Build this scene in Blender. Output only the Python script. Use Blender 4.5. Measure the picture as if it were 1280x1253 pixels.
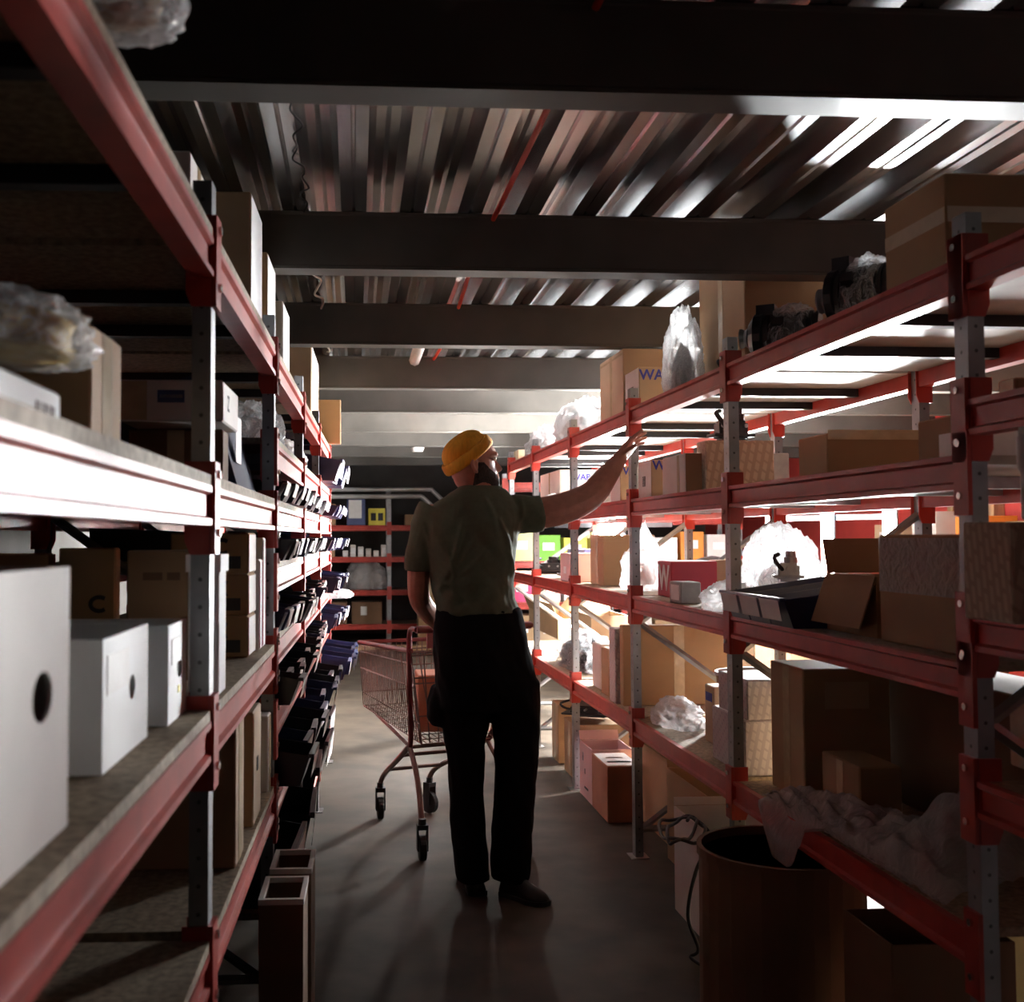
import bpy, bmesh, math, random
from mathutils import Vector, Matrix, noise
random.seed(7)
for o in list(bpy.data.objects): bpy.data.objects.remove(o)
S = bpy.context.scene
COL = S.collection
# ------------------------------------------------------------------ camera
F, CX, CY = 1400.0, 544.0, 610.0          # focal length and principal point, pixels of a 1280x1253 frame
EYE = Vector((0, 0, 1.40))
YAW, PITCH, ROLL = math.atan2(CX-445, F), math.atan2(672-CY, F), 0.0035
fwd = Vector((math.sin(YAW)*math.cos(PITCH), math.cos(YAW)*math.cos(PITCH), math.sin(PITCH)))
rgt = Vector((math.cos(YAW), -math.sin(YAW), 0)); up = rgt.cross(fwd)
r2 = rgt*math.cos(ROLL)-up*math.sin(ROLL); u2 = up*math.cos(ROLL)+rgt*math.sin(ROLL)
rgt, up = r2, u2
cd = bpy.data.cameras.new('camera'); cam = bpy.data.objects.new('camera', cd); COL.objects.link(cam)
cam.matrix_world = Matrix(((rgt.x, up.x, -fwd.x, EYE.x), (rgt.y, up.y, -fwd.y, EYE.y), (rgt.z, up.z, -fwd.z, EYE.z), (0, 0, 0, 1)))
cd.sensor_fit = 'HORIZONTAL'; cd.sensor_width = 36; cd.lens = 36*F/1280
cd.shift_x = (640-CX)/1280; cd.shift_y = -(626.5-CY)/1280
cd.clip_start = 0.05
cd.dof.use_dof = True; cd.dof.focus_distance = 4.6; cd.dof.aperture_fstop = 5.0
S.camera = cam
S.view_settings.view_transform = 'Standard'; S.view_settings.look = 'None'; S.view_settings.gamma = 1
S.view_settings.use_curve_mapping = False
S.view_settings.exposure = 0.12
def ray(px, py): return (fwd*F + rgt*(px-CX) - up*(py-CY)).normalized()
def at(px, py, Y): d = ray(px, py); return EYE + d*((Y-EYE.y)/d.y)
def atz(px, py, z): d = ray(px, py); return EYE + d*((z-EYE.z)/d.z)
# ------------------------------------------------------------------ world: an indoor room, hardly any stray light
W = bpy.data.worlds.new('world'); S.world = W; W.use_nodes = True
W.node_tree.nodes['Background'].inputs[0].default_value = (.8, .9, 1, 1)
W.node_tree.nodes['Background'].inputs[1].default_value = 0.012
LAMP, FLOOD, BULB = 2300.0, 200.0, 3200.0     # emission of the lamps
# ------------------------------------------------------------------ materials
MATS = {}
def mat(name, col, rough=.6, metal=0., noise_amt=.15, scale=8., bump=0., stretch=(1, 1, 1), col2=None, spec=.5, coat=0.):
    if name in MATS: return MATS[name]
    m = bpy.data.materials.new(name); m.use_nodes = True; nt = m.node_tree; b = nt.nodes['Principled BSDF']
    b.inputs['Roughness'].default_value = rough; b.inputs['Metallic'].default_value = metal
    b.inputs['Specular IOR Level'].default_value = spec
    if coat: b.inputs['Coat Weight'].default_value = coat
    tc = nt.nodes.new('ShaderNodeTexCoord'); mp = nt.nodes.new('ShaderNodeMapping'); mp.inputs['Scale'].default_value = stretch
    nz = nt.nodes.new('ShaderNodeTexNoise'); nz.inputs['Scale'].default_value = scale; nz.inputs['Detail'].default_value = 6
    nt.links.new(tc.outputs['Object'], mp.inputs[0]); nt.links.new(mp.outputs[0], nz.inputs['Vector'])
    rp = nt.nodes.new('ShaderNodeValToRGB')
    c2 = col2 or tuple(c*(1-noise_amt*2) for c in col)
    rp.color_ramp.elements[0].position = .35; rp.color_ramp.elements[1].position = .65
    rp.color_ramp.elements[0].color = (*c2, 1); rp.color_ramp.elements[1].color = (*col, 1)
    nt.links.new(nz.outputs['Fac'], rp.inputs[0]); nt.links.new(rp.outputs[0], b.inputs['Base Color'])
    if bump:
        bp = nt.nodes.new('ShaderNodeBump'); bp.inputs['Strength'].default_value = bump; bp.inputs['Distance'].default_value = .01
        nt.links.new(nz.outputs['Fac'], bp.inputs['Height']); nt.links.new(bp.outputs[0], b.inputs['Normal'])
    MATS[name] = m; return m
def emit(name, col, s):
    m = bpy.data.materials.new(name); m.use_nodes = True; b = m.node_tree.nodes['Principled BSDF']
    b.inputs['Base Color'].default_value = (.8, .8, .8, 1); b.inputs['Emission Color'].default_value = (*col, 1); b.inputs['Emission Strength'].default_value = s
    MATS[name] = m; return m
def film(name, clear=.5, tint=(.9, .9, .9), rough=.18, bscale=25., bstr=.6):
    m = bpy.data.materials.new(name); m.use_nodes = True; nt = m.node_tree; b = nt.nodes['Principled BSDF']; out = nt.nodes['Material Output']
    b.inputs['Base Color'].default_value = (*tint, 1); b.inputs['Roughness'].default_value = rough
    tr = nt.nodes.new('ShaderNodeBsdfTransparent'); tl = nt.nodes.new('ShaderNodeBsdfTranslucent'); tl.inputs[0].default_value = (*tint, 1)
    m1 = nt.nodes.new('ShaderNodeMixShader'); m1.inputs[0].default_value = .45
    m2 = nt.nodes.new('ShaderNodeMixShader')
    nz = nt.nodes.new('ShaderNodeTexNoise'); nz.inputs['Scale'].default_value = bscale; nz.inputs['Detail'].default_value = 5; nz.inputs['Distortion'].default_value = 1.5
    tc = nt.nodes.new('ShaderNodeTexCoord'); nt.links.new(tc.outputs['Object'], nz.inputs['Vector'])
    bp = nt.nodes.new('ShaderNodeBump'); bp.inputs['Strength'].default_value = bstr; bp.inputs['Distance'].default_value = .02
    nt.links.new(nz.outputs['Fac'], bp.inputs['Height']); nt.links.new(bp.outputs[0], b.inputs['Normal'])
    fr = nt.nodes.new('ShaderNodeLayerWeight'); fr.inputs[0].default_value = .35; nt.links.new(bp.outputs[0], fr.inputs['Normal'])
    mr = nt.nodes.new('ShaderNodeMapRange'); mr.inputs['To Min'].default_value = 1-clear; mr.inputs['To Max'].default_value = min(1, 1-clear+.45)
    nt.links.new(fr.outputs['Facing'], mr.inputs[0])
    nt.links.new(b.outputs[0], m1.inputs[1]); nt.links.new(tl.outputs[0], m1.inputs[2])
    nt.links.new(mr.outputs[0], m2.inputs[0]); nt.links.new(tr.outputs[0], m2.inputs[1]); nt.links.new(m1.outputs[0], m2.inputs[2])
    nt.links.new(m2.outputs[0], out.inputs[0]); MATS[name] = m; return m
mat('red', (.43, .045, .030), .40, 0, .12, 14, .05, col2=(.34, .035, .024), spec=.35)
mat('redwall', (.52, .05, .04), .7, 0, .1, 3)
mat('card', (.40, .25, .13), .8, 0, .09, 2.5, .02, (1, 1, 2))
mat('card2', (.32, .19, .095), .8, 0, .1, 2.5, .02, (1, 1, 2))
mat('card3', (.48, .34, .21), .78, 0, .08, 2.5, .02, (1, 1, 2))
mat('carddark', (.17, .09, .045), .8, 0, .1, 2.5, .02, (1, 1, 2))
mat('cardred', (.34, .13, .07), .75, 0, .1, 6)
mat('corange', (.62, .22, .12), .7, 0, .08, 6)
mat('white', (.86, .88, .88), .65, 0, .04, 6)
mat('offwhite', (.72, .68, .64), .7, 0, .06, 6)
mat('greycard', (.42, .40, .39), .75, 0, .1, 30)
mat('pink', (.72, .50, .50), .7, 0, .06, 6)
mat('magenta', (.75, .06, .20), .6, 0, .08, 6)
mat('crimson', (.45, .025, .05), .55, 0, .08, 6)
mat('green', (.16, .45, .03), .6, 0, .08, 6)
mat('yellow', (.85, .75, .10), .6, 0, .08, 6)
mat('paleyellow', (.80, .78, .35), .6, 0, .08, 6)
mat('orange', (.75, .25, .03), .6, 0, .08, 6)
mat('purple', (.10, .09, .22), .5, 0, .08, 6)
mat('black', (.012, .012, .014), .45, 0, .2, 20)
mat('blackpl', (.014, .015, .02), .32, 0, .1, 20)
mat('navy', (.022, .03, .085), .35, 0, .1, 10)
mat('bluepl', (.05, .075, .2), .38, 0, .1, 10)
mat('ink', (.02, .02, .025), .6, 0, 0, 5)
mat('blueink', (.02, .03, .30), .6, 0, 0, 5)
mat('hole', (.01, .008, .006), .9, 0, 0, 5)
mat('paper', (.82, .82, .80), .6, 0, .03, 20)
mat('tape', (.55, .42, .26), .18, 0, .08, 25, .1)
mat('cleartape', (.62, .52, .38), .12, 0, .05, 25, .15)
mat('steel', (.42, .42, .43), .38, .85, .12, 20)
mat('bolt', (.75, .73, .70), .25, .9, .05, 20)
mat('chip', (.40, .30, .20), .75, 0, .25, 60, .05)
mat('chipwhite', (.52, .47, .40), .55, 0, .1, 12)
mat('wood', (.50, .33, .17), .7, 0, .2, 4, .1, (8, 8, 1))
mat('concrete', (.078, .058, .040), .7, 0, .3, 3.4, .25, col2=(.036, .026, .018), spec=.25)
mat('wallgrey', (.20, .19, .18), .85, 0, .15, 3, .1)
mat('walldark', (.06, .056, .052), .85, 0, .15, 3, .1)
mat('girder', (.075, .066, .055), .55, 0, .12, 5, .05)
mat('deck', (.56, .57, .58), .24, .95, .16, 3.5, .03, (3, .4, 3))
mat('rubber', (.02, .02, .02), .7, 0, .1, 30)
mat('cartred', (.22, .04, .045), .4, 0, .1, 20)
mat('cartwire', (.20, .12, .10), .35, .7, .1, 20)
mat('skin', (.40, .17, .115), .5, 0, .08, 40, .05)
mat('beard', (.035, .020, .014), .8, 0, .3, 120, .5)
mat('eyewhite', (.8, .78, .75), .2, 0, 0, 5)
mat('tee', (.078, .092, .056), .9, 0, .06, 60, .1)
mat('trousers', (.006, .006, .007), .95, 0, .1, 60, .1, spec=.1)
mat('beanie', (.72, .32, .02), .85, 0, .1, 90, .25, (1, 1, .15))
mat('shoe', (.015, .013, .012), .5, 0, .1, 30)
mat('cable', (.012, .012, .012), .5, 0, 0, 5)
mat('redcable', (.6, .05, .02), .45, 0, 0, 5)
mat('whitecable', (.7, .68, .62), .5, 0, 0, 5)
mat('pipe', (.45, .45, .44), .4, .3, .1, 10)
mat('yellowfill', (.55, .36, .08), .6, 0, .2, 25, .3)
film('film', .80, (.85, .86, .88), .08, 26, 1.)
film('filmwhite', .42, (.88, .88, .88), .3, 18, .6)
film('filmdusty', .55, (.62, .58, .58), .2, 16, .9)
film('bubble', .6, (.85, .85, .85), .1, 80, 1.)
def post_material():
    m = mat('post', (.27, .27, .28), .42, .7, .12, 12); nt = m.node_tree
    # punched bolt holes: dark dots every 50 mm up the post (real marks on the metal)
    b = nt.nodes['Principled BSDF']; old = b.inputs['Base Color'].links[0].from_socket
    tc = nt.nodes.new('ShaderNodeTexCoord'); sx = nt.nodes.new('ShaderNodeSeparateXYZ'); nt.links.new(tc.outputs['Object'], sx.inputs[0])
    def M(op, a, v=None):
        n = nt.nodes.new('ShaderNodeMath'); n.operation = op
        for i, s in enumerate((a, v)):
            if s is None: continue
            if isinstance(s, (int, float)): n.inputs[i].default_value = s
            else: nt.links.new(s, n.inputs[i])
        return n.outputs[0]
    z = M('SUBTRACT', M('FRACT', M('MULTIPLY', sx.outputs['Z'], 20)), .5)
    y = M('DIVIDE', sx.outputs['Y'], .05); x = M('DIVIDE', sx.outputs['X'], .05)
    z2 = M('MULTIPLY', z, z)
    on = M('MINIMUM', M('ADD', z2, M('MULTIPLY', y, y)), M('ADD', z2, M('MULTIPLY', x, x)))
    h = M('LESS_THAN', on, .006)
    mx = nt.nodes.new('ShaderNodeMix'); mx.data_type = 'RGBA'; nt.links.new(h, mx.inputs[0]); nt.links.new(old, mx.inputs[6]); mx.inputs[7].default_value = (.07, .07, .07, 1)
    nt.links.new(mx.outputs[2], b.inputs['Base Color'])
post_material()
def pattern_material(name, base, ink, scale):
    m = mat(name, base, .75, 0, .05, 10); nt = m.node_tree; b = nt.nodes['Principled BSDF']; old = b.inputs['Base Color'].links[0].from_socket
    tc = nt.nodes.new('ShaderNodeTexCoord'); mp = nt.nodes.new('ShaderNodeMapping'); mp.inputs['Rotation'].default_value = (.7, .7, .78); mp.inputs['Scale'].default_value = (scale, scale, scale)
    ch = nt.nodes.new('ShaderNodeTexBrick'); nt.links.new(tc.outputs['Object'], mp.inputs[0]); nt.links.new(mp.outputs[0], ch.inputs['Vector'])
    ch.inputs['Scale'].default_value = 1; ch.inputs['Color1'].default_value = (0, 0, 0, 1); ch.inputs['Color2'].default_value = (0, 0, 0, 1); ch.inputs['Mortar'].default_value = (1, 1, 1, 1); ch.inputs['Mortar Size'].default_value = .06
    mx = nt.nodes.new('ShaderNodeMix'); mx.data_type = 'RGBA'; nt.links.new(ch.outputs['Color'], mx.inputs[0]); nt.links.new(old, mx.inputs[6]); mx.inputs[7].default_value = (*ink, 1)
    nt.links.new(mx.outputs[2], b.inputs['Base Color'])
pattern_material('printcard', (.50, .37, .26), (.36, .25, .18), 15)
pattern_material('printwhite', (.66, .62, .60), (.48, .44, .45), 18)
# ------------------------------------------------------------------ mesh helpers
def bx(bm, x0, x1, y0, y1, z0, z1, M=None):
    vs = [bm.verts.new((x, y, z)) for z in (z0, z1) for y in (y0, y1) for x in (x0, x1)]
    for f in ((0, 2, 3, 1), (4, 5, 7, 6), (0, 1, 5, 4), (2, 6, 7, 3), (0, 4, 6, 2), (1, 3, 7, 5)): bm.faces.new([vs[i] for i in f])
    if M: bmesh.ops.transform(bm, matrix=M, verts=vs)
    return vs
def loft(bm, rings, caps=True):
    R = [[bm.verts.new(p) for p in r] for r in rings]; n = len(R[0])
    for a, b in zip(R, R[1:]):
        for i in range(n): bm.faces.new((a[i], a[(i+1) % n], b[(i+1) % n], b[i]))
    if caps: bm.faces.new(R[0][::-1]); bm.faces.new(R[-1])
    return R
def tube(bm, pts, rad, n=8, caps=True, flat=None, round_ends=False):
    pts = [Vector(p) for p in pts]
    if not isinstance(rad, list): rad = [rad]*len(pts)
    rad = [Vector(r) if hasattr(r, '__len__') else Vector((r, r)) for r in rad]
    if round_ends:
        d0 = (pts[0]-pts[1]).normalized(); d1 = (pts[-1]-pts[-2]).normalized(); r0, r1 = rad[0], rad[-1]
        pts = [pts[0]+d0*r0.x*.9, pts[0]+d0*r0.x*.6]+pts+[pts[-1]+d1*r1.x*.6, pts[-1]+d1*r1.x*.9]
        rad = [r0*.4, r0*.8]+rad+[r1*.8, r1*.4]
    rings = []; nrm = None
    for i, p in enumerate(pts):
        t = (pts[min(i+1, len(pts)-1)]-pts[max(i-1, 0)]).normalized()
        if nrm is None: nrm = t.orthogonal().normalized() if flat is None else (Vector(flat)-t*Vector(flat).dot(t)).normalized()
        else: nrm = (nrm-t*nrm.dot(t)).normalized()
        bi = t.cross(nrm); ra, rb = rad[i]
        rings.append([p+nrm*ra*math.cos(2*math.pi*k/n)+bi*rb*math.sin(2*math.pi*k/n) for k in range(n)])
    return loft(bm, rings, caps)
def lathe(bm, prof, n=20, c=(0, 0, 0), caps=True):
    return loft(bm, [[Vector((c[0]+r*math.cos(2*math.pi*k/n), c[1]+r*math.sin(2*math.pi*k/n), c[2]+z)) for k in range(n)] for r, z in prof], caps)
def smoothpath(pts, k=6):
    P = [Vector(p) for p in pts]; out = []
    for i in range(len(P)-1):
        a, b, c, d = P[max(i-1, 0)], P[i], P[i+1], P[min(i+2, len(P)-1)]
        for j in range(k):
            t = j/k; out.append(.5*((2*b)+(c-a)*t+(2*a-5*b+4*c-d)*t*t+(3*b-a-3*c+d)*t**3))
    return out+[P[-1]]
def obj(name, bm, m=None, parent=None, loc=(0, 0, 0), rz=0., smooth=False):
    if isinstance(bm, bpy.types.Mesh): me = bm
    else:
        bmesh.ops.recalc_face_normals(bm, faces=bm.faces); me = bpy.data.meshes.new(name); bm.to_mesh(me); bm.free()
    if m and not me.materials: me.materials.append(MATS[m])
    if smooth: me.polygons.foreach_set('use_smooth', [True]*len(me.polygons))
    o = bpy.data.objects.new(name, me); COL.objects.link(o); o.location = loc; o.rotation_euler = (0, 0, rz)
    if parent: o.parent = parent
    return o
def tag(o, label, cat, group=None):
    o['label'] = label; o['category'] = cat
    if group: o['group'] = group
    return o
def thing(name, label, cat, loc=(0, 0, 0), rz=0., group=None):
    o = bpy.data.objects.new(name, None); COL.objects.link(o); o.location = loc; o.rotation_euler = (0, 0, rz); o.empty_display_size = .05
    return tag(o, label, cat, group)
def struct(name, bm, m, parent=None, smooth=False):
    o = obj(name, bm, m, parent, smooth=smooth)
    if not parent: o['kind'] = 'structure'
    return o
def baked(o, *mods):
    for typ, kw in mods:
        md = o.modifiers.new(typ, typ)
        for k, v in kw.items(): setattr(md, k, v)
    dg = bpy.context.evaluated_depsgraph_get(); me = bpy.data.meshes.new_from_object(o.evaluated_get(dg)); o.modifiers.clear(); o.data = me
    return o
TXT = {}
def text_mesh(s, m):
    if (s, m) not in TXT:
        c = bpy.data.curves.new('lettering', 'FONT'); c.body = s; c.size = 1; c.extrude = .004; c.align_x = 'CENTER'; c.align_y = 'CENTER'; c.offset = .025
        o = bpy.data.objects.new('lettering', c); COL.objects.link(o)
        dg = bpy.context.evaluated_depsgraph_get(); me = bpy.data.meshes.new_from_object(o.evaluated_get(dg))
        bpy.data.objects.remove(o); me.materials.clear(); me.materials.append(MATS[m]); TXT[(s, m)] = me
    return TXT[(s, m)]
# ------------------------------------------------------------------ rack frames: u into the rack, v down the aisle
class Frame:
    def __init__(s, x0, slope, side):
        s.o = Vector((x0, 0, 0)); s.v = Vector((slope, 1, 0)).normalized(); s.u = Vector((s.v.y, -s.v.x, 0))*side; s.side = side; s.rz = -math.atan(slope)
    def w(s, u, v, z): return s.o+s.u*u+s.v*v+Vector((0, 0, z))
    def hit(s, px, py, u):
        d = ray(px, py); n = s.u; t = (u+(s.o-EYE).dot(n))/d.dot(n); p = EYE+d*t; return (p-s.o).dot(s.v), p.z
    def hitv(s, px, py, v):
        d = ray(px, py); t = (v+(s.o-EYE).dot(s.v))/d.dot(s.v); p = EYE+d*t; return (p-s.o).dot(s.u), p.z
RR, LR = Frame(1.257, -.0086, 1), Frame(-.305, .0193, -1)
DEP = .69
RV = [.93, 2.20, 3.63, 4.90, 6.22, 7.49, 8.60]
LV = [.84, 2.09, 3.34, 4.59, 5.84, 7.10]
RZ, LZ = [.604, 1.14, 1.566, 1.97], [.68, 1.09, 1.515, 1.97]
# ------------------------------------------------------------------ the room
X0, X1, Y0, Y1, ZD = -1.75, 5.2, -1.3, 16.4, 2.52
def slab(name, m, *d):
    bm = bmesh.new(); bx(bm, *d); return struct(name, bm, m)
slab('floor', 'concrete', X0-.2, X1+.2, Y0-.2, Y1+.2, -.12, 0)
slab('wall_left', 'walldark', X0-.15, X0, Y0, Y1, 0, ZD+.08)
slab('wall_right', 'redwall', X1, X1+.15, Y0, Y1, 0, ZD+.08)
slab('wall_back', 'walldark', X0-.15, X1+.15, Y1, Y1+.15, 0, ZD+.08)
# ribbed steel deck, ribs running down the aisle
bm = bmesh.new(); pitch = .2; prof = []; x = X0-.1
while x < X1+.1:
    prof += [(x, 0), (x+.036, 0), (x+.043, .006), (x+.05, 0), (x+.085, 0), (x+.108, .07), (x+.135, .07), (x+.142, .064), (x+.15, .07), (x+.177, .07)]; x += pitch
rows = []
for y in (Y0-.1, Y1+.1): rows.append([bm.verts.new((px, y, ZD+pz)) for px, pz in prof])
for i in range(len(prof)-1): bm.faces.new((rows[0][i], rows[0][i+1], rows[1][i+1], rows[1][i]))
top = [[bm.verts.new((px, y, ZD+.09)) for px in (X0-.1, X1+.1)] for y in (Y0-.1, Y1+.1)]
bm.faces.new((top[0][0], top[0][1], top[1][1], top[1][0]))
ceiling = struct('ceiling', bm, 'deck')
def girder(y, zb=2.32):
    bm = bmesh.new(); h = ZD-zb-.002
    P = [(-.05, 0), (.05, 0), (.05, .009), (.005, .014), (.005, h-.014), (.05, h-.009), (.05, h), (-.05, h), (-.05, h-.009), (-.048, h-.014), (-.048, .014), (-.05, .009)]
    loft(bm, [[Vector((xx, y+a, zb+b)) for a, b in P] for xx in (X0+.001, X1-.001)])
    o = struct('ceiling_girder', bm, 'girder'); o['label'] = 'steel girder across the ceiling'; return o
GY = [.75, 2.30, 3.86, 5.36, 6.92, 8.25, 9.75, 11.3, 12.8, 14.3]
for y in GY: girder(y)
# ------------------------------------------------------------------ racks
def beam_mesh(L, front=True):
    bm = bmesh.new(); s = 1 if front else -1
    P = [(-.005, 0), (-.005, -.012), (.004, -.017), (.004, -.055), (-.005, -.06), (-.005, -.072), (.038, -.072), (.038, -.020), (.014, -.020), (.014, 0)]
    loft(bm, [[Vector((s*a, y, b)) for a, b in P] for y in (0, L)]); 
    bmesh.ops.recalc_face_normals(bm, faces=bm.faces); me = bpy.data.meshes.new('beam'); bm.to_mesh(me); bm.free(); me.materials.append(MATS['red']); return me
def bracket_mesh(s):
    bm = bmesh.new()
    for a, b in ((-.010, -.0005),):
        bx(bm, *sorted((s*a, s*b)), -.027, .027, -.125, .045)
    vs = [(.0, .045), (.046, .045), (.046, -.10), (.036, -.125), (0, -.125)]
    loft(bm, [[Vector((s*a, y, b)) for a, b in vs] for y in (.027, .0315)])
    bmesh.ops.recalc_face_normals(bm, faces=bm.faces); me = bpy.data.meshes.new('bracket'); bm.to_mesh(me); bm.free(); me.materials.append(MATS['red']); return me
def bolt_mesh(s):
    bm = bmesh.new(); tube(bm, [(s*-.010, 0, 0), (s*-.016, 0, 0)], .008, 6); bmesh.ops.recalc_face_normals(bm, faces=bm.faces)
    me = bpy.data.meshes.new('bolt'); bm.to_mesh(me); bm.free(); me.materials.append(MATS['bolt']); return me
def rack(fr, VS, bays, label, topz=2.06, board_over=False, wood=None, origin=(0, 0), rz=None, dep=DEP, detail=True):
    t = thing('shelving_rack', label, 'rack', fr.w(0, 0, 0), fr.rz); s = fr.side
    bm = bmesh.new()
    # folded C section post
    P = [(-.0175, -.025), (.0175, -.025), (.0175, -.012), (.0145, -.012), (.0145, -.022), (-.0145, -.022), (-.0145, .022), (.0145, .022), (.0145, .012), (.0175, .012), (.0175, .025), (-.0175, .025)]
    loft(bm, [[Vector((s*a, b, z)) for a, b in P] for z in (.004, topz)])
    bmesh.ops.recalc_face_normals(bm, faces=bm.faces); pm = bpy.data.meshes.new('post'); bm.to_mesh(pm); bm.free(); pm.materials.append(MATS['post'])
    bm = bmesh.new(); bx(bm, -.04, .04, -.045, .045, 0, .004); fm = bpy.data.meshes.new('foot_plate'); bm.to_mesh(fm); bm.free(); fm.materials.append(MATS['steel'])
    for v in VS:
        for u in (.0175, dep-.0175):
            p = obj('post', pm, None, t, (s*u, v, 0)); obj('foot_plate', fm, None, p)
        z = .12; k = 0
        while z < 1.40:
            for (ua, za, ub, zb) in (((.035, z, dep-.035, z),) if k % 2 == 0 and z < .2 else ()) + (((.035, z, dep-.035, z+.45) if k % 2 == 0 else (dep-.035, z, .035, z+.45)),):
                bm = bmesh.new(); a, b = Vector((s*ua, 0, za)), Vector((s*ub, 0, min(zb, 1.9)))
                tube(bm, [a, b], (.014, .007), 4, flat=(0, 0, 1)); obj('brace', bm, 'steel', t, (0, v, 0))
            z += .45; k += 1
    fb, rb_ = {}, {}; brF, brR, bo = bracket_mesh(s), bracket_mesh(-s), bolt_mesh(s)
    for i, levels in enumerate(bays):
        a, b = VS[i]+.025, VS[i+1]-.025; L = b-a
        for z in levels:
            zb = z-(.02 if board_over else 0)
            for front in (True, False):
                bmsh = beam_mesh(L, front if s > 0 else not front)
                bo_ = obj('beam', bmsh, None, t, (s*(0 if front else dep), a, zb))
                for e in (0, 1):
                    m_ = brF if front else brR
                    c = obj('bracket', m_, None, bo_, (s*(-.0 if front else 0), (-.027 if e == 0 else L+.027), 0))
                    if e == 1: c.rotation_euler = (0, 0, 0); c.scale = (1, -1, 1)
                    if front and detail:
                        for dz in (-.085, .022): obj('bolt', bo, None, bo_, (0, -.027 if e == 0 else L+.027, dz))
            bm = bmesh.new(); o = -.003 if board_over else .016
            bx(bm, *sorted((s*o, s*(dep-.016))), 0, L, -.0195, 0)
            w = wood(i, z) if wood else 'chip'
            obj('shelf_board', bm, w, t, (0, a, z))
            for q in (.33, .67):
                bm = bmesh.new(); bx(bm, *sorted((s*.039, s*(dep-.039))), -.018, .018, -.05, -.0205); obj('support_bar', bm, 'black' if z > 1.9 else 'steel', t, (0, a+L*q, z))
    return t
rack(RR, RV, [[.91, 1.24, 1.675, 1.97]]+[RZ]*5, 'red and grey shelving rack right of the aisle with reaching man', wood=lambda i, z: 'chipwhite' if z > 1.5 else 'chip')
low = [.30, .66, .90, 1.11, 1.33, 1.515, 1.70, 1.97]
rack(LR, LV, [LZ, LZ, low, low, low], 'red and grey shelving rack with white boxes, left of the aisle', board_over=True)
# rack standing across the far end of the aisle
class FarFrame(Frame):
    def __init__(s, x, y): s.o = Vector((x, y, 0)); s.v = Vector((1, 0, 0)); s.u = Vector((0, 1, 0)); s.side = -1; s.rz = -math.pi/2
FR = FarFrame(-.5, 14.6)
rack(FR, [-.75, .93, 2.2], [[.28, .72, 1.15, 1.56], [.28, .72, 1.15, 1.56]], 'dim red shelving rack across the far end of the aisle', detail=False)
FR2 = FarFrame(1.55, 11.6)
rack(FR2, [0, 1.25, 2.5], [[.28, .72, 1.15, 1.6, 1.97]]*2, 'brightly lit shelving rack with coloured boxes behind the man', detail=False)
# ------------------------------------------------------------------ boxes and other stored things
def face_mats(w, d, h, side):
    fa = -1 if side > 0 else 1
    def MM(r, u, n, c): return Matrix(((r[0], u[0], n[0], c[0]), (r[1], u[1], n[1], c[1]), (r[2], u[2], n[2], c[2]), (0, 0, 0, 1)))
    return {'a': (MM((0, fa, 0), (0, 0, 1), (fa, 0, 0), (fa*w/2, 0, h/2)), d, h),
            'n': (MM((1, 0, 0), (0, 0, 1), (0, -1, 0), (0, -d/2, h/2)), w, h),
            't': (MM((1, 0, 0), (0, 1, 0), (0, 0, 1), (0, 0, h)), w, d)}
def box_mesh(w, d, h, open_=False, bev=.004, th=.005):
    bm = bmesh.new()
    if not open_:
        bx(bm, -w/2, w/2, -d/2, d/2, 0, h); bmesh.ops.bevel(bm, geom=list(bm.edges), offset=min(bev, w*.1, d*.1, h*.1), segments=1, affect='EDGES')
    else:
        o = [(-w/2, -d/2), (w/2, -d/2), (w/2, d/2), (-w/2, d/2)]; i = [(-w/2+th, -d/2+th), (w/2-th, -d/2+th), (w/2-th, d/2-th), (-w/2+th, d/2-th)]
        R = [[Vector((*p, z)) for p in q] for q, z in ((o, 0), (o, h), (i, h), (i, th))]; loft(bm, R)
    return bm
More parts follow.
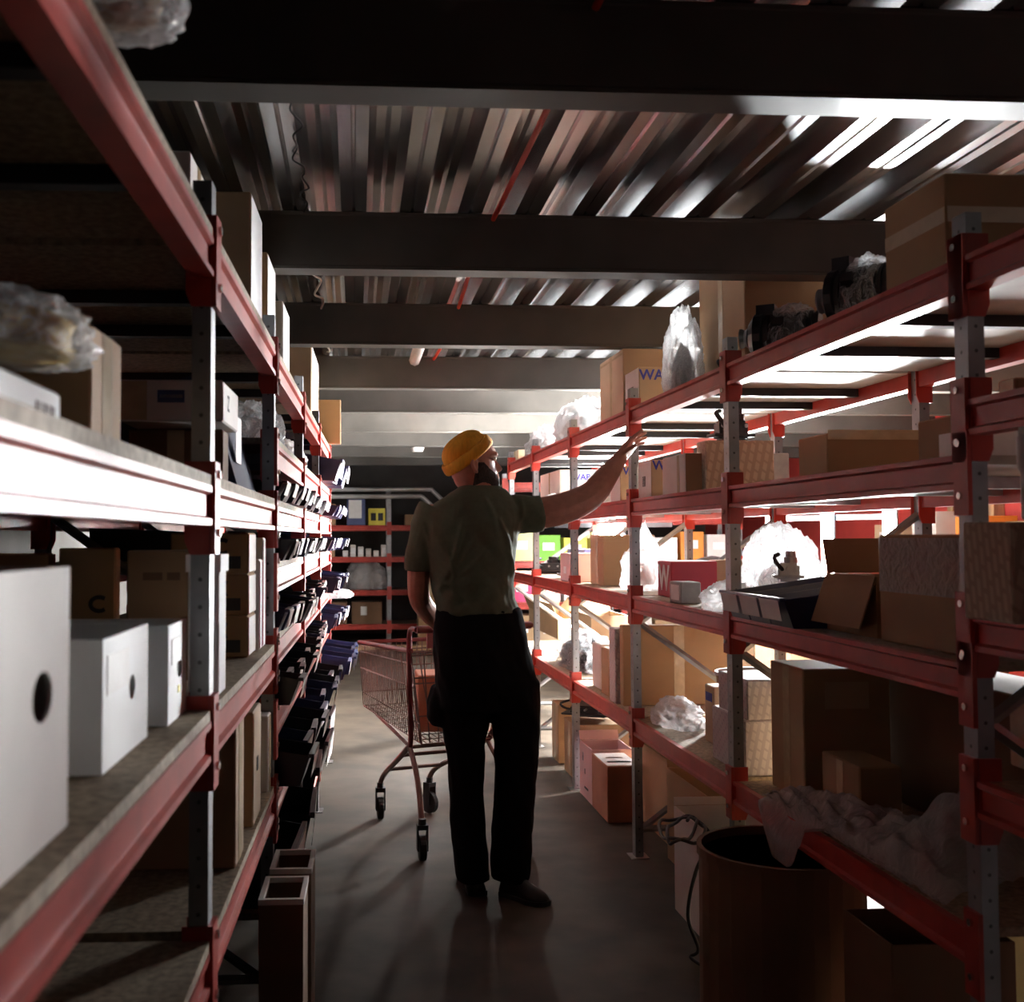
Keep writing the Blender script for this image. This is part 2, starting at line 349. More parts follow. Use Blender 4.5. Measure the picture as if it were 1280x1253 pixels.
def box(loc, rz, dims, label, m='card', parts=(), name='carton', cat='box', side=1, open_=False, group=None, fold=None):
    w, d, h = dims; FM = face_mats(w, d, h, side)
    if not parts:
        o = obj(name, box_mesh(w, d, h, open_), m, None, loc, rz); return tag(o, label, cat, group)
    t = thing(name, label, cat, loc, rz, group)
    body = obj('body', box_mesh(w, d, h, open_), m, t)
    for p in parts:
        k = p[0]
        if k == 'flaps':                      # ('flaps', angle, length, which)
            ang, ln = p[1], p[2]; wh = p[3] if len(p) > 3 else 'xXyY'
            for c in wh:
                bm = bmesh.new(); L = (d if c in 'xX' else w)-.004
                bx(bm, 0, ln, -L/2, L/2, -.002, .002)
                o = obj('flap', bm, m, t, ({'x': -w/2, 'X': w/2, 'y': 0, 'Y': 0}[c], {'x': 0, 'X': 0, 'y': -d/2, 'Y': d/2}[c], h+.002))
                a = ang+random.uniform(-.25, .25)
                o.rotation_euler = Matrix.Rotation({'x': math.pi, 'X': 0, 'y': -math.pi/2, 'Y': math.pi/2}[c], 3, 'Z').to_euler()
                o.rotation_euler = (Matrix.Rotation({'x': math.pi, 'X': 0, 'y': -math.pi/2, 'Y': math.pi/2}[c], 3, 'Z') @ Matrix.Rotation(-a, 3, 'Y')).to_euler()
            continue
        if k == 'lid':                        # slightly larger lid
            bm = bmesh.new(); e = .004; bx(bm, -w/2-e, w/2+e, -d/2-e, d/2+e, h-p[1], h+.004); obj('lid', bm, p[2] if len(p) > 2 else m, t); continue
        M, fw, fh = FM[p[1]]
        if k == 'tape':                       # ('tape', face, 'v'|'h', pos, width[, mat])
            bm = bmesh.new(); tw = p[4]
            if p[2] == 'v': bx(bm, (p[3]-.5)*fw-tw/2, (p[3]-.5)*fw+tw/2, -fh/2+.003, fh/2-.003, .0002, .0012)
            else: bx(bm, -fw/2+.003, fw/2-.003, (p[3]-.5)*fh-tw/2, (p[3]-.5)*fh+tw/2, .0002, .0012)
            o = obj('tape', bm, p[5] if len(p) > 5 else 'tape', t); o.matrix_local = M
        elif k == 'label':                    # ('label', face, s, t, w, h, mat)  fractions of the face
            bm = bmesh.new(); cx, cz, lw, lh = (p[2]-.5)*fw, (p[3]-.5)*fh, p[4]*fw/2, p[5]*fh/2
            bx(bm, cx-lw, cx+lw, cz-lh, cz+lh, .0002, .0014); o = obj('label', bm, p[6], t); o.matrix_local = M
        elif k == 'text':                     # ('text', face, string, s, t, size_m, mat)
            o = obj('lettering', text_mesh(p[2], p[6]), None, t); o.matrix_local = M @ Matrix.Translation(((p[3]-.5)*fw, (p[4]-.5)*fh, .0016)) @ Matrix.Scale(p[5], 4)
        elif k == 'ring':                     # C shaped emblem
            bm = bmesh.new(); r = p[4]
            pts = [(r*math.cos(a), r*math.sin(a)*.8, .002) for a in [math.radians(x) for x in range(50, 311, 20)]]
            tube(bm, pts, (.001, r*.28), 6, flat=(0, 0, 1)); o = obj('emblem', bm, 'ink', t); o.matrix_local = M @ Matrix.Translation(((p[2]-.5)*fw, (p[3]-.5)*fh, 0))
        elif k == 'hole':                     # ('hole', face, s, t, rx, rz): cut through the wall
            bm = bmesh.new(); n = 16; c = Vector(((p[2]-.5)*fw, (p[3]-.5)*fh, 0))
            loft(bm, [[c+Vector((p[4]*math.cos(6.2832*q/n), p[5]*math.sin(6.2832*q/n), z)) for q in range(n)] for z in (-.02, .02)])
            cut = obj('cutter', bm); cut.matrix_world = M; body.parent = None; bpy.context.view_layer.update()
            baked(body, ('BOOLEAN', dict(object=cut, operation='DIFFERENCE', solver='EXACT'))); body.parent = t
            bpy.data.objects.remove(cut)
    return t
def fbox(fr, n, f, top, z, u, w, label, m='card', parts=(), yaw=0., open_=False, group=None, name='carton', cat='box', lift=0., zb=None):
    """box on a shelf from photo pixels: n/f = pixel x of the near and far edge of its aisle face, top = pixel y of its top at the near edge"""
    v0 = fr.hit(n, 670, u)[0]; v1 = fr.hit(f, 670, u)[0]; zt = fr.hit(n, top, u)[1]
    VS = RV if fr is RR else LV if fr is LR else []
    if u+w > 0 and z < 1.95:                          # keep clear of the posts and braces of the upright frames
        for p in VS:
            if v0 < p+.035 and v1 > p-.035:
                if (v0+v1)/2 < p: k = v1-(p-.035); v1 -= k; v0 -= k*.6
                else: k = p+.035-v0; v0 += k; v1 += k*.6
    d = v1-v0; z += .001+lift; h = max(.02, zt-z)
    return box(fr.w(u+w/2, (v0+v1)/2, z), fr.rz+yaw, (w, d, h), label, m, parts, name, cat, fr.side, open_, group)
def crumple(dims, seed, sub=4, amt=.22, flat=.35, tie=False, freq=1.):
    bm = bmesh.new(); bmesh.ops.create_icosphere(bm, subdivisions=sub, radius=1)
    off = Vector((seed*3.7, seed*1.3, seed*5.1))
    for v in bm.verts:
        p = v.co.copy(); n = 0; a = 1; f = 1.6*freq
        for _ in range(4): n += a*(1-2*abs(noise.noise(p*f+off))); a *= .5; f *= 2.1
        p *= 1+amt*(n-.7)
        if p.z < -flat: p.z = -flat+(p.z+flat)*.05
        if tie and p.z > .55: k = min(1, (p.z-.55)/.5); p.x *= 1-.8*k; p.y *= 1-.8*k; p.z += .35*k
        v.co = p
    zs = [v.co.z for v in bm.verts]; z0, z1 = min(zs), max(zs); xr = max(abs(v.co.x) for v in bm.verts); yr = max(abs(v.co.y) for v in bm.verts)
    for v in bm.verts: v.co = Vector((v.co.x/xr*dims[0]/2, v.co.y/yr*dims[1]/2, (v.co.z-z0)/(z1-z0)*dims[2]))
    return bm
def bag(loc, dims, label, m='film', seed=1, rz=0., sub=5, name='plastic_bag', tie=False, parts=(), amt=.22):
    if not parts: return tag(obj(name, crumple(dims, seed, sub, amt, tie=tie, freq=1.5), m, None, loc, rz, True), label, 'bag')
    t = thing(name, label, 'bag', loc, rz); obj('film', crumple(dims, seed, sub, amt, tie=tie, freq=1.5), m, t, smooth=True)
    for pn, pm, sc, off in parts: obj(pn, crumple([d*sc for d in dims], seed+5, 3, .3), pm, t, off, smooth=True)
    return t
def motor(loc, r, L, label, rz=0., wrap=None, seed=1, tilt=0.):
    """car alternator or starter: finned housing lying on its side, end caps, pulley, mounting lugs, optional film wrap"""
    t = thing('engine_part', label, 'machine part', Vector(loc)+Vector((0, 0, .19*r)), rz)
    ax = Matrix.Translation((0, 0, r)) @ Matrix.Rotation(math.pi/2, 4, 'Y')
    def part(n, bm, m):
        bmesh.ops.transform(bm, matrix=ax, verts=bm.verts); return obj(n, bm, m, t)
    bm = bmesh.new(); pr = []; z = -L/2
    for k in range(9):
        pr += [(r*.94, z), (r*.94, z+L/26), (r*.84, z+L/26), (r*.84, z+L/13)]; z += L/13
    lathe(bm, pr, 24); part('housing', bm, 'black')
    bm = bmesh.new(); lathe(bm, [(r*.84, L*.19), (r*.97, L*.2), (r*.97, L*.3), (r*.6, L*.38), (r*.25, L*.4)], 20); part('end_cap', bm, 'blackpl')
    bm = bmesh.new(); lathe(bm, [(r*.2, L*.39), (r*.42, L*.4), (r*.34, L*.44), (r*.42, L*.48), (r*.42, L*.5), (r*.1, L*.5)], 18); part('pulley', bm, 'steel')
    for a in (0.4, 2.6, 4.4):
        bm = bmesh.new(); bx(bm, -r*.16, r*.16, r*.8, r*1.18, -L*.1, L*.05); bmesh.ops.rotate(bm, verts=bm.verts, matrix=Matrix.Rotation(a, 3, 'Z')); part('mounting_lug', bm, 'black')
    bm = bmesh.new(); bx(bm, -r*.35, r*.35, r*.85, r*1.3, L*.05, L*.28); bmesh.ops.rotate(bm, verts=bm.verts, matrix=Matrix.Rotation(1.57, 3, 'Z')); part('terminal_block', bm, 'blackpl')
    if wrap: obj('plastic_wrap', crumple((L*.85, r*2.5, r*2.5), seed, 5, .16, freq=1.6), wrap, t, (-L*.16, 0, -.12*r), smooth=True)
    return t
def castpart(loc, s, label, seed, m='black'):
    """dark irregular casting: block, flange, ports, hose stub"""
    rnd = random.Random(seed); t = thing('engine_part', label, 'machine part', loc, rnd.uniform(-.5, .5)); w, d, h = s
    bm = bmesh.new(); bx(bm, -w*.35, w*.35, -d*.35, d*.35, 0, h*.62); bmesh.ops.bevel(bm, geom=list(bm.edges), offset=h*.08, segments=2, affect='EDGES'); obj('casting', bm, m, t)
    bm = bmesh.new(); bx(bm, -w*.5, w*.5, -d*.42, d*.42, h*.12, h*.22); bmesh.ops.bevel(bm, geom=list(bm.edges), offset=h*.03, segments=1, affect='EDGES'); obj('flange', bm, m, t)
    bm = bmesh.new(); lathe(bm, [(w*.16, h*.6), (w*.22, h*.62), (w*.22, h*.8), (w*.17, h*.82), (w*.17, h), (w*.1, h)], 14, (w*.1, 0, 0)); obj('port', bm, m, t)
    bm = bmesh.new(); tube(bm, smoothpath([(-w*.2, -d*.3, h*.4), (-w*.35, -d*.5, h*.55), (-w*.48, -d*.45, h*.8), (-w*.3, -d*.1, h*.9)], 4), h*.07, 8); obj('hose', bm, 'rubber', t)
    for k in range(3):
        bm = bmesh.new(); tube(bm, [(w*(-.3+.28*k), -d*.35, h*.45), (w*(-.3+.28*k), -d*.44, h*.45)], h*.06, 8); obj('bolt', bm, 'steel', t)
    return t
R_, L_ = RR, LR
def rbox(*a, **k): return fbox(RR, *a, **k)
def lbox(*a, **k): return fbox(LR, *a, **k)
Z1, Z2, Z3, Z4 = RZ
# ---- right rack, top shelf
rbox(1192, 1114, 209, Z4, .06, .42, 'big carton with clear tape band, nearest on the top right shelf', 'card', [('tape', 'a', 'h', .60, .035, 'cleartape'), ('tape', 'n', 'h', .60, .035, 'cleartape')])
v, _ = RR.hit(1068, 350, .16); motor(RR.w(.17, v, Z4), .085, .22, 'film-wrapped black alternator beside the big top-shelf carton', 2.3, 'film', 3)
v, _ = RR.hit(975, 400, .16); motor(RR.w(.18, v+.05, Z4), .08, .26, 'film-wrapped black starter motor beside the dark top-shelf carton', 2.6, 'film', 4)
v, _ = RR.hit(925, 400, .16); castpart(RR.w(.13, v+.06, Z4+.002), (.07, .07, .08), 'small black casting at the post between starter motor and dark carton', 3)
rbox(935, 878, 290, Z4, .20, .34, 'tall dark carton on the top right shelf beneath the second girder', 'card2', [('tape', 'a', 'v', .5, .05)])
v0, _ = RR.hit(847, 430, .08); bag(RR.w(.10, v0, Z4+.001), (.16, .28, .37), 'upright bag of clear bubble wrap leaning on the tall dark carton', 'bubble', 6, parts=[('contents', 'greycard', .55, (.0, 0, .01))])
rbox(801, 784, 457, Z4, .05, .26, 'white-fronted carton with blue lettering and hand hole on the top shelf', 'card3', [('label', 'a', .5, .5, .98, .96, 'paper'), ('label', 'a', .5, .45, .22, .3, 'hole'), ('text', 'n', 'WA', .22, .80, .065, 'blueink')])
rbox(781, 752, 434, Z4, .06, .30, 'tall tan carton with brown tape, beyond the blue-lettered top-shelf carton', 'card3', [('tape', 'a', 'v', .5, .045), ('tape', 'a', 'h', .93, .01)])
v0, _ = RR.hit(708, 530, .1); bag(RR.w(.22, v0, Z4+.001), (.38, 1.1, .30), 'big cloudy white plastic bag lying on the top right shelf', 'filmwhite', 9, parts=[('contents', 'white', .7, (0, 0, .01))])
v0, _ = RR.hit(664, 550, .1); bag(RR.w(.2, v0, Z4+.001), (.3, .6, .26), 'greyish plastic bag farthest along the top right shelf', 'filmdusty', 11, parts=[('contents', 'offwhite', .7, (0, 0, .01))])
rbox(648, 641, 562, Z4, .06, .3, 'small tan carton at the far end of the top right shelf', 'card3', [('tape', 'a', 'v', .5, .05)])
# ---- right rack, second shelf
rbox(1222, 1150, 512, Z3, .20, .40, 'carton with pale paper label beside the nearest right post', 'card2', [('label', 'n', .22, .4, .35, .5, 'paper'), ('label', 'a', .6, .4, .4, .5, 'paper')])
rbox(1036, 1000, 541, Z3, .22, .38, 'long plain carton in the middle of the nearest second shelf', 'card2', [('tape', 'n', 'h', .97, .03)])
rbox(884, 872, 550, Z3, .125, .27, 'carton printed with a brick-like pattern behind the second post', 'printcard', [('tape', 't', 'v', .5, .05)])
v0, zt = RR.hit(884, 551, .125); castpart(RR.w(.24, v0+.06, zt+.002), (.17, .10, .13), 'black casting standing on the brick-patterned carton', 5)
rbox(958, 945, 566, Z3, .42, .1, 'narrow small carton squeezed beside the long plain carton', 'greycard', [('label', 'a', .5, .5, .6, .5, 'paper')])
rbox(858, 829, 566, Z3, .05, .065, 'greyish shiny carton between patterned and hand-hole cartons', 'offwhite', [('label', 'n', .5, .5, .98, .98, 'carddark'), ('tape', 'a', 'v', .7, .03, 'cleartape')])  # dark sheet over the near face puts that side's shade into the colour
rbox(809, 790, 576, Z3, .03, .20, 'carton with blue lettering and hand hole, nearer of two on second shelf', 'card3', [('label', 'a', .5, .5, .98, .96, 'paper'), ('label', 'a', .45, .45, .25, .28, 'hole'), ('text', 'n', 'W', .17, .84, .055, 'blueink')])
rbox(776, 764, 582, Z3, .03, .20, 'carton with blue lettering beyond the post, below the fingertips', 'card3', [('label', 'a', .5, .5, .98, .96, 'paper'), ('text', 'n', 'W', .2, .84, .05, 'blueink')])
v0, _ = RR.hit(742, 610, .05); bag(RR.w(.13, v0, Z3+.001), (.26, .55, .21), 'cloudy plastic bag on second shelf behind the raised forearm', 'filmwhite', 12, parts=[('contents', 'white', .75, (0, 0, .01))])
rbox(700, 676, 587, Z3, .20, .3, 'pale carton with faint lettering beside the raised upper arm', 'offwhite', [('text', 'n', 'WAB', .5, .82, .06, 'blueink'), ('tape', 'a', 'v', .5, .05)])
v0, _ = RR.hit(684, 610, .05); bag(RR.w(.1, v0, Z3+.001), (.2, .4, .12), 'small flat plastic bag below the faintly lettered carton', 'filmwhite', 14)
# ---- right rack, third shelf
rbox(1212, 1098, 668, Z2, .06, .34, 'large brown carton half covered in shiny film, beside nearest right post', 'card2', [('label', 'a', .5, .72, .985, .5, 'film'), ('tape', 'n', 'h', .7, .05, 'cleartape')])
rbox(1094, 1032, 722, Z2, .08, .34, 'open carton with one large flap hanging down', 'card2', [('flaps', -1.15, .14, 'x'), ('flaps', 1.45, .10, 'Y')], open_=True)
# open-fronted storage bins with label holders
def bin_mesh(w, d, h, t=.003):
    """w along the shelf, d deep; local -x is the open, lower front"""
    bm = bmesh.new(); P = [(-d/2, h*.55), (-d/2+.035, 0)]
    o = [(-d/2+.03, -w/2+.006), (d/2, -w/2+.006), (d/2, w/2-.006), (-d/2+.03, w/2-.006)]
    base = [Vector((a, b, 0)) for a, b in o]
    topo = [Vector((-d/2, -w/2, h*.62)), Vector((d/2, -w/2, h)), Vector((d/2, w/2, h)), Vector((-d/2, w/2, h*.62))]
    topi = [Vector((-d/2+t*2, -w/2+t, h*.62)), Vector((d/2-t, -w/2+t, h)), Vector((d/2-t, w/2-t, h)), Vector((-d/2+t*2, w/2-t, h*.62))]
    basei = [Vector((-d/2+.03+t, -w/2+.009, t)), Vector((d/2-t, -w/2+.009, t)), Vector((d/2-t, w/2-.009, t)), Vector((-d/2+.03+t, w/2-.009, t))]
    loft(bm, [base, topo, topi, basei])
    bx(bm, -d/2-.012, -d/2+.004, -w/2, w/2, h*.58, h*.66)           # front lip
    for s in (-1, 1): bx(bm, -d/2+.02, d/2, s*w/2-.004, s*w/2+.004, h*.9, h*.94) if False else None
    bmesh.ops.recalc_face_normals(bm, faces=bm.faces); me = bpy.data.meshes.new('bin_body'); bm.to_mesh(me); bm.free(); return me
BINS = {}
def storage_bin(fr, v, z, w, d, h, col, label, over=.05, tiltz=0., group=None, lab=True, tilt=0.):
    key = (round(w, 3), round(d, 3), round(h, 3), col)
    if key not in BINS:
        me = bin_mesh(w, d, h); me.materials.append(MATS[col])
        bm = bmesh.new(); bx(bm, -d/2-.0135, -d/2-.0122, -w*.42, w*.42, h*.16, h*.6); 
        for vv in bm.verts:
            if vv.co.z < h*.3: vv.co.x += .012
        bmesh.ops.recalc_face_normals(bm, faces=bm.faces); lm = bpy.data.meshes.new('bin_label'); bm.to_mesh(lm); bm.free(); lm.materials.append(MATS['paper'])
        BINS[key] = (me, lm)
    me, lm = BINS[key]
    t = thing('storage_bin', label, 'bin', fr.w(d/2-over, v, z+.001), fr.rz+(math.pi if fr.side < 0 else 0)+tiltz, group)
    if tilt: t.rotation_euler = (0, -tilt, t.rotation_euler.z)
    obj('bin_body', me, None, t)
    if lab: obj('bin_label', lm, None, t)
    return t
for k, (px, lab) in enumerate([(982, 'navy bin with grey label next to the open flap carton'), (955, 'navy bin with grey label in the middle of the row of three'), (930, 'navy bin with grey label beside the second right post')]):
    v0, _ = RR.hit(px, 740, 0); storage_bin(RR, v0, Z2, .17, .36, .13, 'navy', lab, .04)
v0, _ = RR.hit(955, 690, .3); bag(RR.w(.36, v0, Z2+.02), (.3, .42, .30), 'glowing clear bag standing behind the three navy bins', 'film', 17, parts=[('contents', 'white', .5, (0, 0, .01))])
v0, _ = RR.hit(955, 690, .12); castpart(RR.w(.2, v0, 1.25), (.1, .1, .1), 'small dark casting lying across the navy bins', 8, 'steel')
v0, _ = RR.hit(885, 745, .0); bag(RR.w(.08, v0, Z2+.001), (.2, .36, .11), 'crumpled white plastic bag beside the navy bins', 'filmwhite', 19)
rbox(890, 878, 700, Z2, .34, .14, 'small tan carton with blue lettering, behind the crumpled white bag', 'card3', [('label', 'a', .5, .5, .95, .95, 'paper'), ('text', 'n', 'W', .5, .8, .05, 'blueink')])
rbox(834, 815, 702, Z2, .11, .20, 'crimson carton with white zigzag stripes on the third shelf', 'crimson', [('text', 'a', 'W', .5, .5, .15, 'paper'), ('label', 't', .5, .5, .9, .9, 'paper')])
rbox(850, 836, 728, Z2, .02, .08, 'small grey carton in front of the crimson carton', 'greycard', [('label', 'a', .5, .5, .7, .7, 'paper')])
# curved black fender
def fender():
    v0 = 5.28; bm = bmesh.new(); R = []
    for k in range(13):
        a = math.radians(20+k*11); c = Vector((0, math.cos(a)*.30, math.sin(a)*.19)); n = Vector((0, math.cos(a), math.sin(a)))
        R.append([c+Vector((-.11, 0, 0)), c+n*.03+Vector((-.05, 0, 0)), c+n*.04, c+n*.03+Vector((.05, 0, 0)), c+Vector((.11, 0, 0)), c+Vector((.105, 0, 0))-n*.004, c+n*.022, c+Vector((-.105, 0, 0))-n*.004])
    loft(bm, R); tag(obj('wheel_fender', bm, 'blackpl', None, RR.w(.50, v0, Z2-.062), RR.rz, True), 'curved black plastic fender behind the crimson carton', 'car part')
fender()
v0 = 5.30; bag(RR.w(.17, v0, Z2+.001), (.24, .34, .34), 'tied cloudy plastic bag hanging tall on the third shelf', 'filmwhite', 21, tie=True, parts=[('contents', 'cardred', .35, (0, -.05, .03))])
rbox(748, 729, 669, Z2, .10, .28, 'plain tan carton behind the tied cloudy bag', 'card', [('tape', 'a', 'v', .5, .05)])
rbox(712, 700, 692, Z2, .02, .16, 'pinkish grey small carton at the post behind the armpit', 'pink', [('label', 'a', .5, .4, .25, .25, 'white')])
castpart(RR.w(.2, 6.95, Z2), (.24, .4, .13), 'black tangle of castings on the third shelf beside the torso', 12)
castpart(RR.w(.2, 7.95, Z2), (.22, .3, .12), 'black casting with hose half hidden behind the torso', 13)
box(RR.w(.50, 8.05, Z2+.001), RR.rz, (.2, .6, .17), 'dark purple plastic case behind the black castings', 'purple', [('label', 'a', .5, .7, .6, .15, 'bluepl')])
# ---- right rack, bottom shelf
def sheet(nu, nv, fn, m, name, label, cat, th=.002):
    bm = bmesh.new(); G = [[bm.verts.new(fn(i/nu, j/nv)) for j in range(nv+1)] for i in range(nu+1)]
    for i in range(nu):
        for j in range(nv): bm.faces.new((G[i][j], G[i+1][j], G[i+1][j+1], G[i][j+1]))
    return tag(obj(name, bm, m, smooth=True), label, cat)
va, vb = RR.hit(1235, 900, 0)[0], RR.hit(985, 900, 0)[0]
def drape(a, b):
    v = 2.32+(3.30-2.32)*b; u = (.40-.30*b)*(1-a)-.05*a; c = noise.noise(Vector((a*4, b*6, 1)))*.045+noise.noise(Vector((a*11, b*14, 3)))*.026+noise.noise(Vector((a*22, b*30, 7)))*.012
    hump = .16*math.exp(-((b-.18)/.16)**2-((a-.45)/.35)**2)+.05*math.exp(-((b-.6)/.3)**2-((a-.4)/.4)**2)
    z = Z1+.016+hump+abs(c)
    if a > .82:
        k = (a-.82)/.18; lim = max(0, math.sin((b-.62)/.36*math.pi)) if .62 < b < .98 else 0
        u = .01-.055*min(1, k*2)*(1 if lim > 0 else .2); z = Z1+.016+abs(c)*.5-k*.16*lim
    return RR.w(u, v, z)
sheet(44, 64, drape, 'filmdusty', 'plastic_sheet', 'crumpled dusty plastic sheet hanging over the lowest right shelf edge', 'plastic sheet')
rbox(1000, 960, 836, Z1, .10, .27, 'tall carton on the lowest right shelf with pale lit front', 'card', [('tape', 'a', 'v', .5, .05), ('label', 'n', .5, .8, .5, .2, 'card3')])  # paler piece on the near face is a lit patch put into the colour
box(RR.w(.51, 2.86, Z1+.001), RR.rz, (.24, 1.18, .40), 'added wide dark carton blocking light at the back of the lowest right shelf', 'carddark', [('tape', 'a', 'v', .5, .05)])  # carton added to close a bright gap and keep this shelf dark
rbox(1068, 1022, 957, Z1, .12, .12, 'small low carton in front of the tall carton', 'card2', [('tape', 'a', 'v', .5, .04)])
for i, (n, f, tp, lift, u, lab) in enumerate([(944, 914, 908, 0, .06, 'lower nearer one of the printed white cartons'), (908, 887, 890, 0, .06, 'lower farther one of the printed white cartons'), (944, 902, 855, None, .07, 'printed white carton on top of the two others')]):
    if lift is None:
        v1, zt = RR.hit(944, 908, .06); rbox(n, f, tp, zt+.001, u, .17, lab, 'printwhite', [('label', 't', .5, .5, .96, .9, 'paper')])
    else: rbox(n, f, tp, Z1, u, .17, lab, 'printwhite', [('label', 't', .5, .5, .96, .9, 'paper')])
rbox(889, 878, 858, Z1, .14, .12, 'narrow small carton with blue lettering beside the printed white cartons', 'card3', [('label', 'a', .5, .8, .7, .15, 'blueink')])
v0, _ = RR.hit(922, 830, .34)
t = thing('cardboard_tub', 'round brown tub with pale rim at the back of the lowest shelf', 'tub', RR.w(.46, v0+.1, Z1+.001)); bm = bmesh.new(); lathe(bm, [(.15, 0), (.17, .22), (.166, .22), (.146, .005)], 24); obj('body', bm, 'card', t)
bm = bmesh.new(); lathe(bm, [(.17, .214), (.176, .214), (.176, .228), (.164, .228), (.164, .214)], 24); obj('rim', bm, 'offwhite', t)
rbox(777, 773, 782, Z1, .04, .54, 'large flat upright carton standing edge-on across the lowest shelf', 'card', [('tape', 'a', 'v', .5, .012), ('tape', 'n', 'v', .5, .05)])
v0, _ = RR.hit(835, 875, .1); bag(RR.w(.14, v0, Z1+.001), (.22, .42, .12), 'crumpled clear plastic bag lying before the large flat carton', 'filmdusty', 23)
for i, (n, f, tp, lab) in enumerate([(767, 760, 786, 'tall narrow printed white carton against the large flat carton'), (759, 750, 812, 'narrow tan carton beside the tall printed white one'), (749, 739, 806, 'white-topped narrow carton leftmost of the three upright ones')]):
    rbox(n, f, tp, Z1, .02+.02*i, .2, lab, ['printwhite', 'card', 'offwhite'][i], [('label', 't', .5, .5, .9, .9, 'paper')])
v0, _ = RR.hit(712, 815, .1); bag(RR.w(.2, v0, Z1+.001), (.34, .9, .24), 'bag of black hoses and parts on the lowest shelf', 'film', 25, parts=[('contents', 'black', .85, (0, 0, .01))])
rbox(700, 662, 775, Z1, .38, .28, 'open tan carton with raised flaps behind the bag of black parts', 'card', [('flaps', 1.1, .12, 'xX'), ('flaps', 1.3, .12, 'Y')], open_=True)
rbox(738, 718, 770, Z1, .40, .26, 'low tan carton with flaps, right of the open flapped carton', 'card3', [('flaps', 1.3, .10, 'Y')], open_=True)
# ---- floor below the right rack
def floor_box(n, f, base, top, w, label, m='card', parts=(), open_=False, u=None, yaw=0.):
    p = atz(n, base, 0); u = (p-RR.o).dot(RR.u) if u is None else u; return rbox(n, f, top, 0, u, w, label, m, parts, yaw=yaw, open_=open_)
p = atz(985, 1330, 0)
t = thing('cardboard_drum', 'big round cardboard drum, open, dark, nearest on the right floor', 'drum', (1.215, 3.18, .001)); bm = bmesh.new()
lathe(bm, [(.225, 0), (.232, .05), (.23, .505), (.224, .505), (.218, .01)], 32); obj('body', bm, 'carddark', t, smooth=False)
bm = bmesh.new(); lathe(bm, [(.231, .485), (.236, .485), (.236, .51), (.222, .51), (.222, .485)], 32); obj('rim', bm, 'carddark', t)
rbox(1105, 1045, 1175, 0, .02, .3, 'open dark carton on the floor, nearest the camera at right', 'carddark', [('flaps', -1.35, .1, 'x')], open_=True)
rbox(1180, 1125, 1085, 0, .40, .22, 'pale printed carton low behind the open dark carton', 'paleyellow', [('label', 'a', .5, .5, .8, .6, 'card3')])
floor_box(884, 838, 1182, 1042, .28, 'white carton with cables on top, on the floor by the drum', 'offwhite', [('label', 'n', .5, .5, .98, .98, 'white'), ('text', 'n', 'W', .5, .80, .05, 'blueink'), ('flaps', 1.45, .03, 'Y')], open_=True)
# cables over it
for k, (m, lab) in enumerate([('cable', 'black cable looped on top of the white floor carton'), ('cable', 'black cable hanging down beside the white floor carton')]):
    vv = RR.hit(866, 1050, -.05)[0]; zt = RR.hit(866, 1046, -.05)[1]
    bm = bmesh.new()
    if k == 0: pts = [RR.w(-.08+.09*math.cos(a), vv+.16*math.sin(a*1.1), zt+.012+.02*abs(math.sin(a*2))) for a in [x*.35 for x in range(40)]]
    else: pts = smoothpath([RR.w(.0, vv-.10, zt+.02), RR.w(-.05, vv-.21, zt+.04), RR.w(-.11, vv-.225, zt-.05), RR.w(-.135, vv-.21, zt-.2), RR.w(-.11, vv-.235, zt-.3), RR.w(-.13, vv-.22, .02), RR.w(-.1, vv-.3, .012)], 6)
    tube(bm, smoothpath(pts, 4), .006, 8); tag(obj('cable', bm, m, smooth=True), lab, 'cable')
floor_box(868, 815, 1108, 985, .42, 'large open tan carton on the floor behind the third post', 'card', [('flaps', -1.3, .12, 'x'), ('flaps', 1.4, .06, 'Y')], open_=True, u=.14)
floor_box(845, 800, 1035, 958, .38, 'open ochre carton on the floor below the crumpled bag', 'card', [('flaps', -1.45, .10, 'x'), ('label', 'n', .06, .6, .1, .5, 'yellow')], open_=True, u=.2)
floor_box(756, 737, 1025, 956, .17, 'reddish brown closed carton on the floor', 'cardred', [('label', 't', .5, .5, .95, .9, 'offwhite'), ('label', 't', .5, .3, .7, .12, 'ink'), ('label', 't', .5, .6, .5, .08, 'cardred')], u=.015)
floor_box(737, 722, 998, 936, .22, 'pinkish white open carton on the floor with dark handwriting', 'pink', [('label', 'a', .3, .75, .08, .16, 'ink'), ('label', 'a', .45, .5, .06, .1, 'ink'), ('label', 'a', .55, .2, .3, .04, 'ink'), ('flaps', 1.4, .05, 'Y')], open_=True, u=.02)
floor_box(716, 703, 975, 905, .4, 'plain brown carton on the floor under the black parts', 'card2', [('tape', 'a', 'v', .5, .05)], u=.05)
floor_box(696, 688, 955, 880, .4, 'far brown carton on the floor beside the man', 'card', [('tape', 'a', 'v', .5, .05)], u=.05)
castpart(RR.w(.2, 6.55, RR.hit(716, 905, 0)[1]+.003), (.3, .45, .1), 'black casting on top of the brown floor carton', 31)
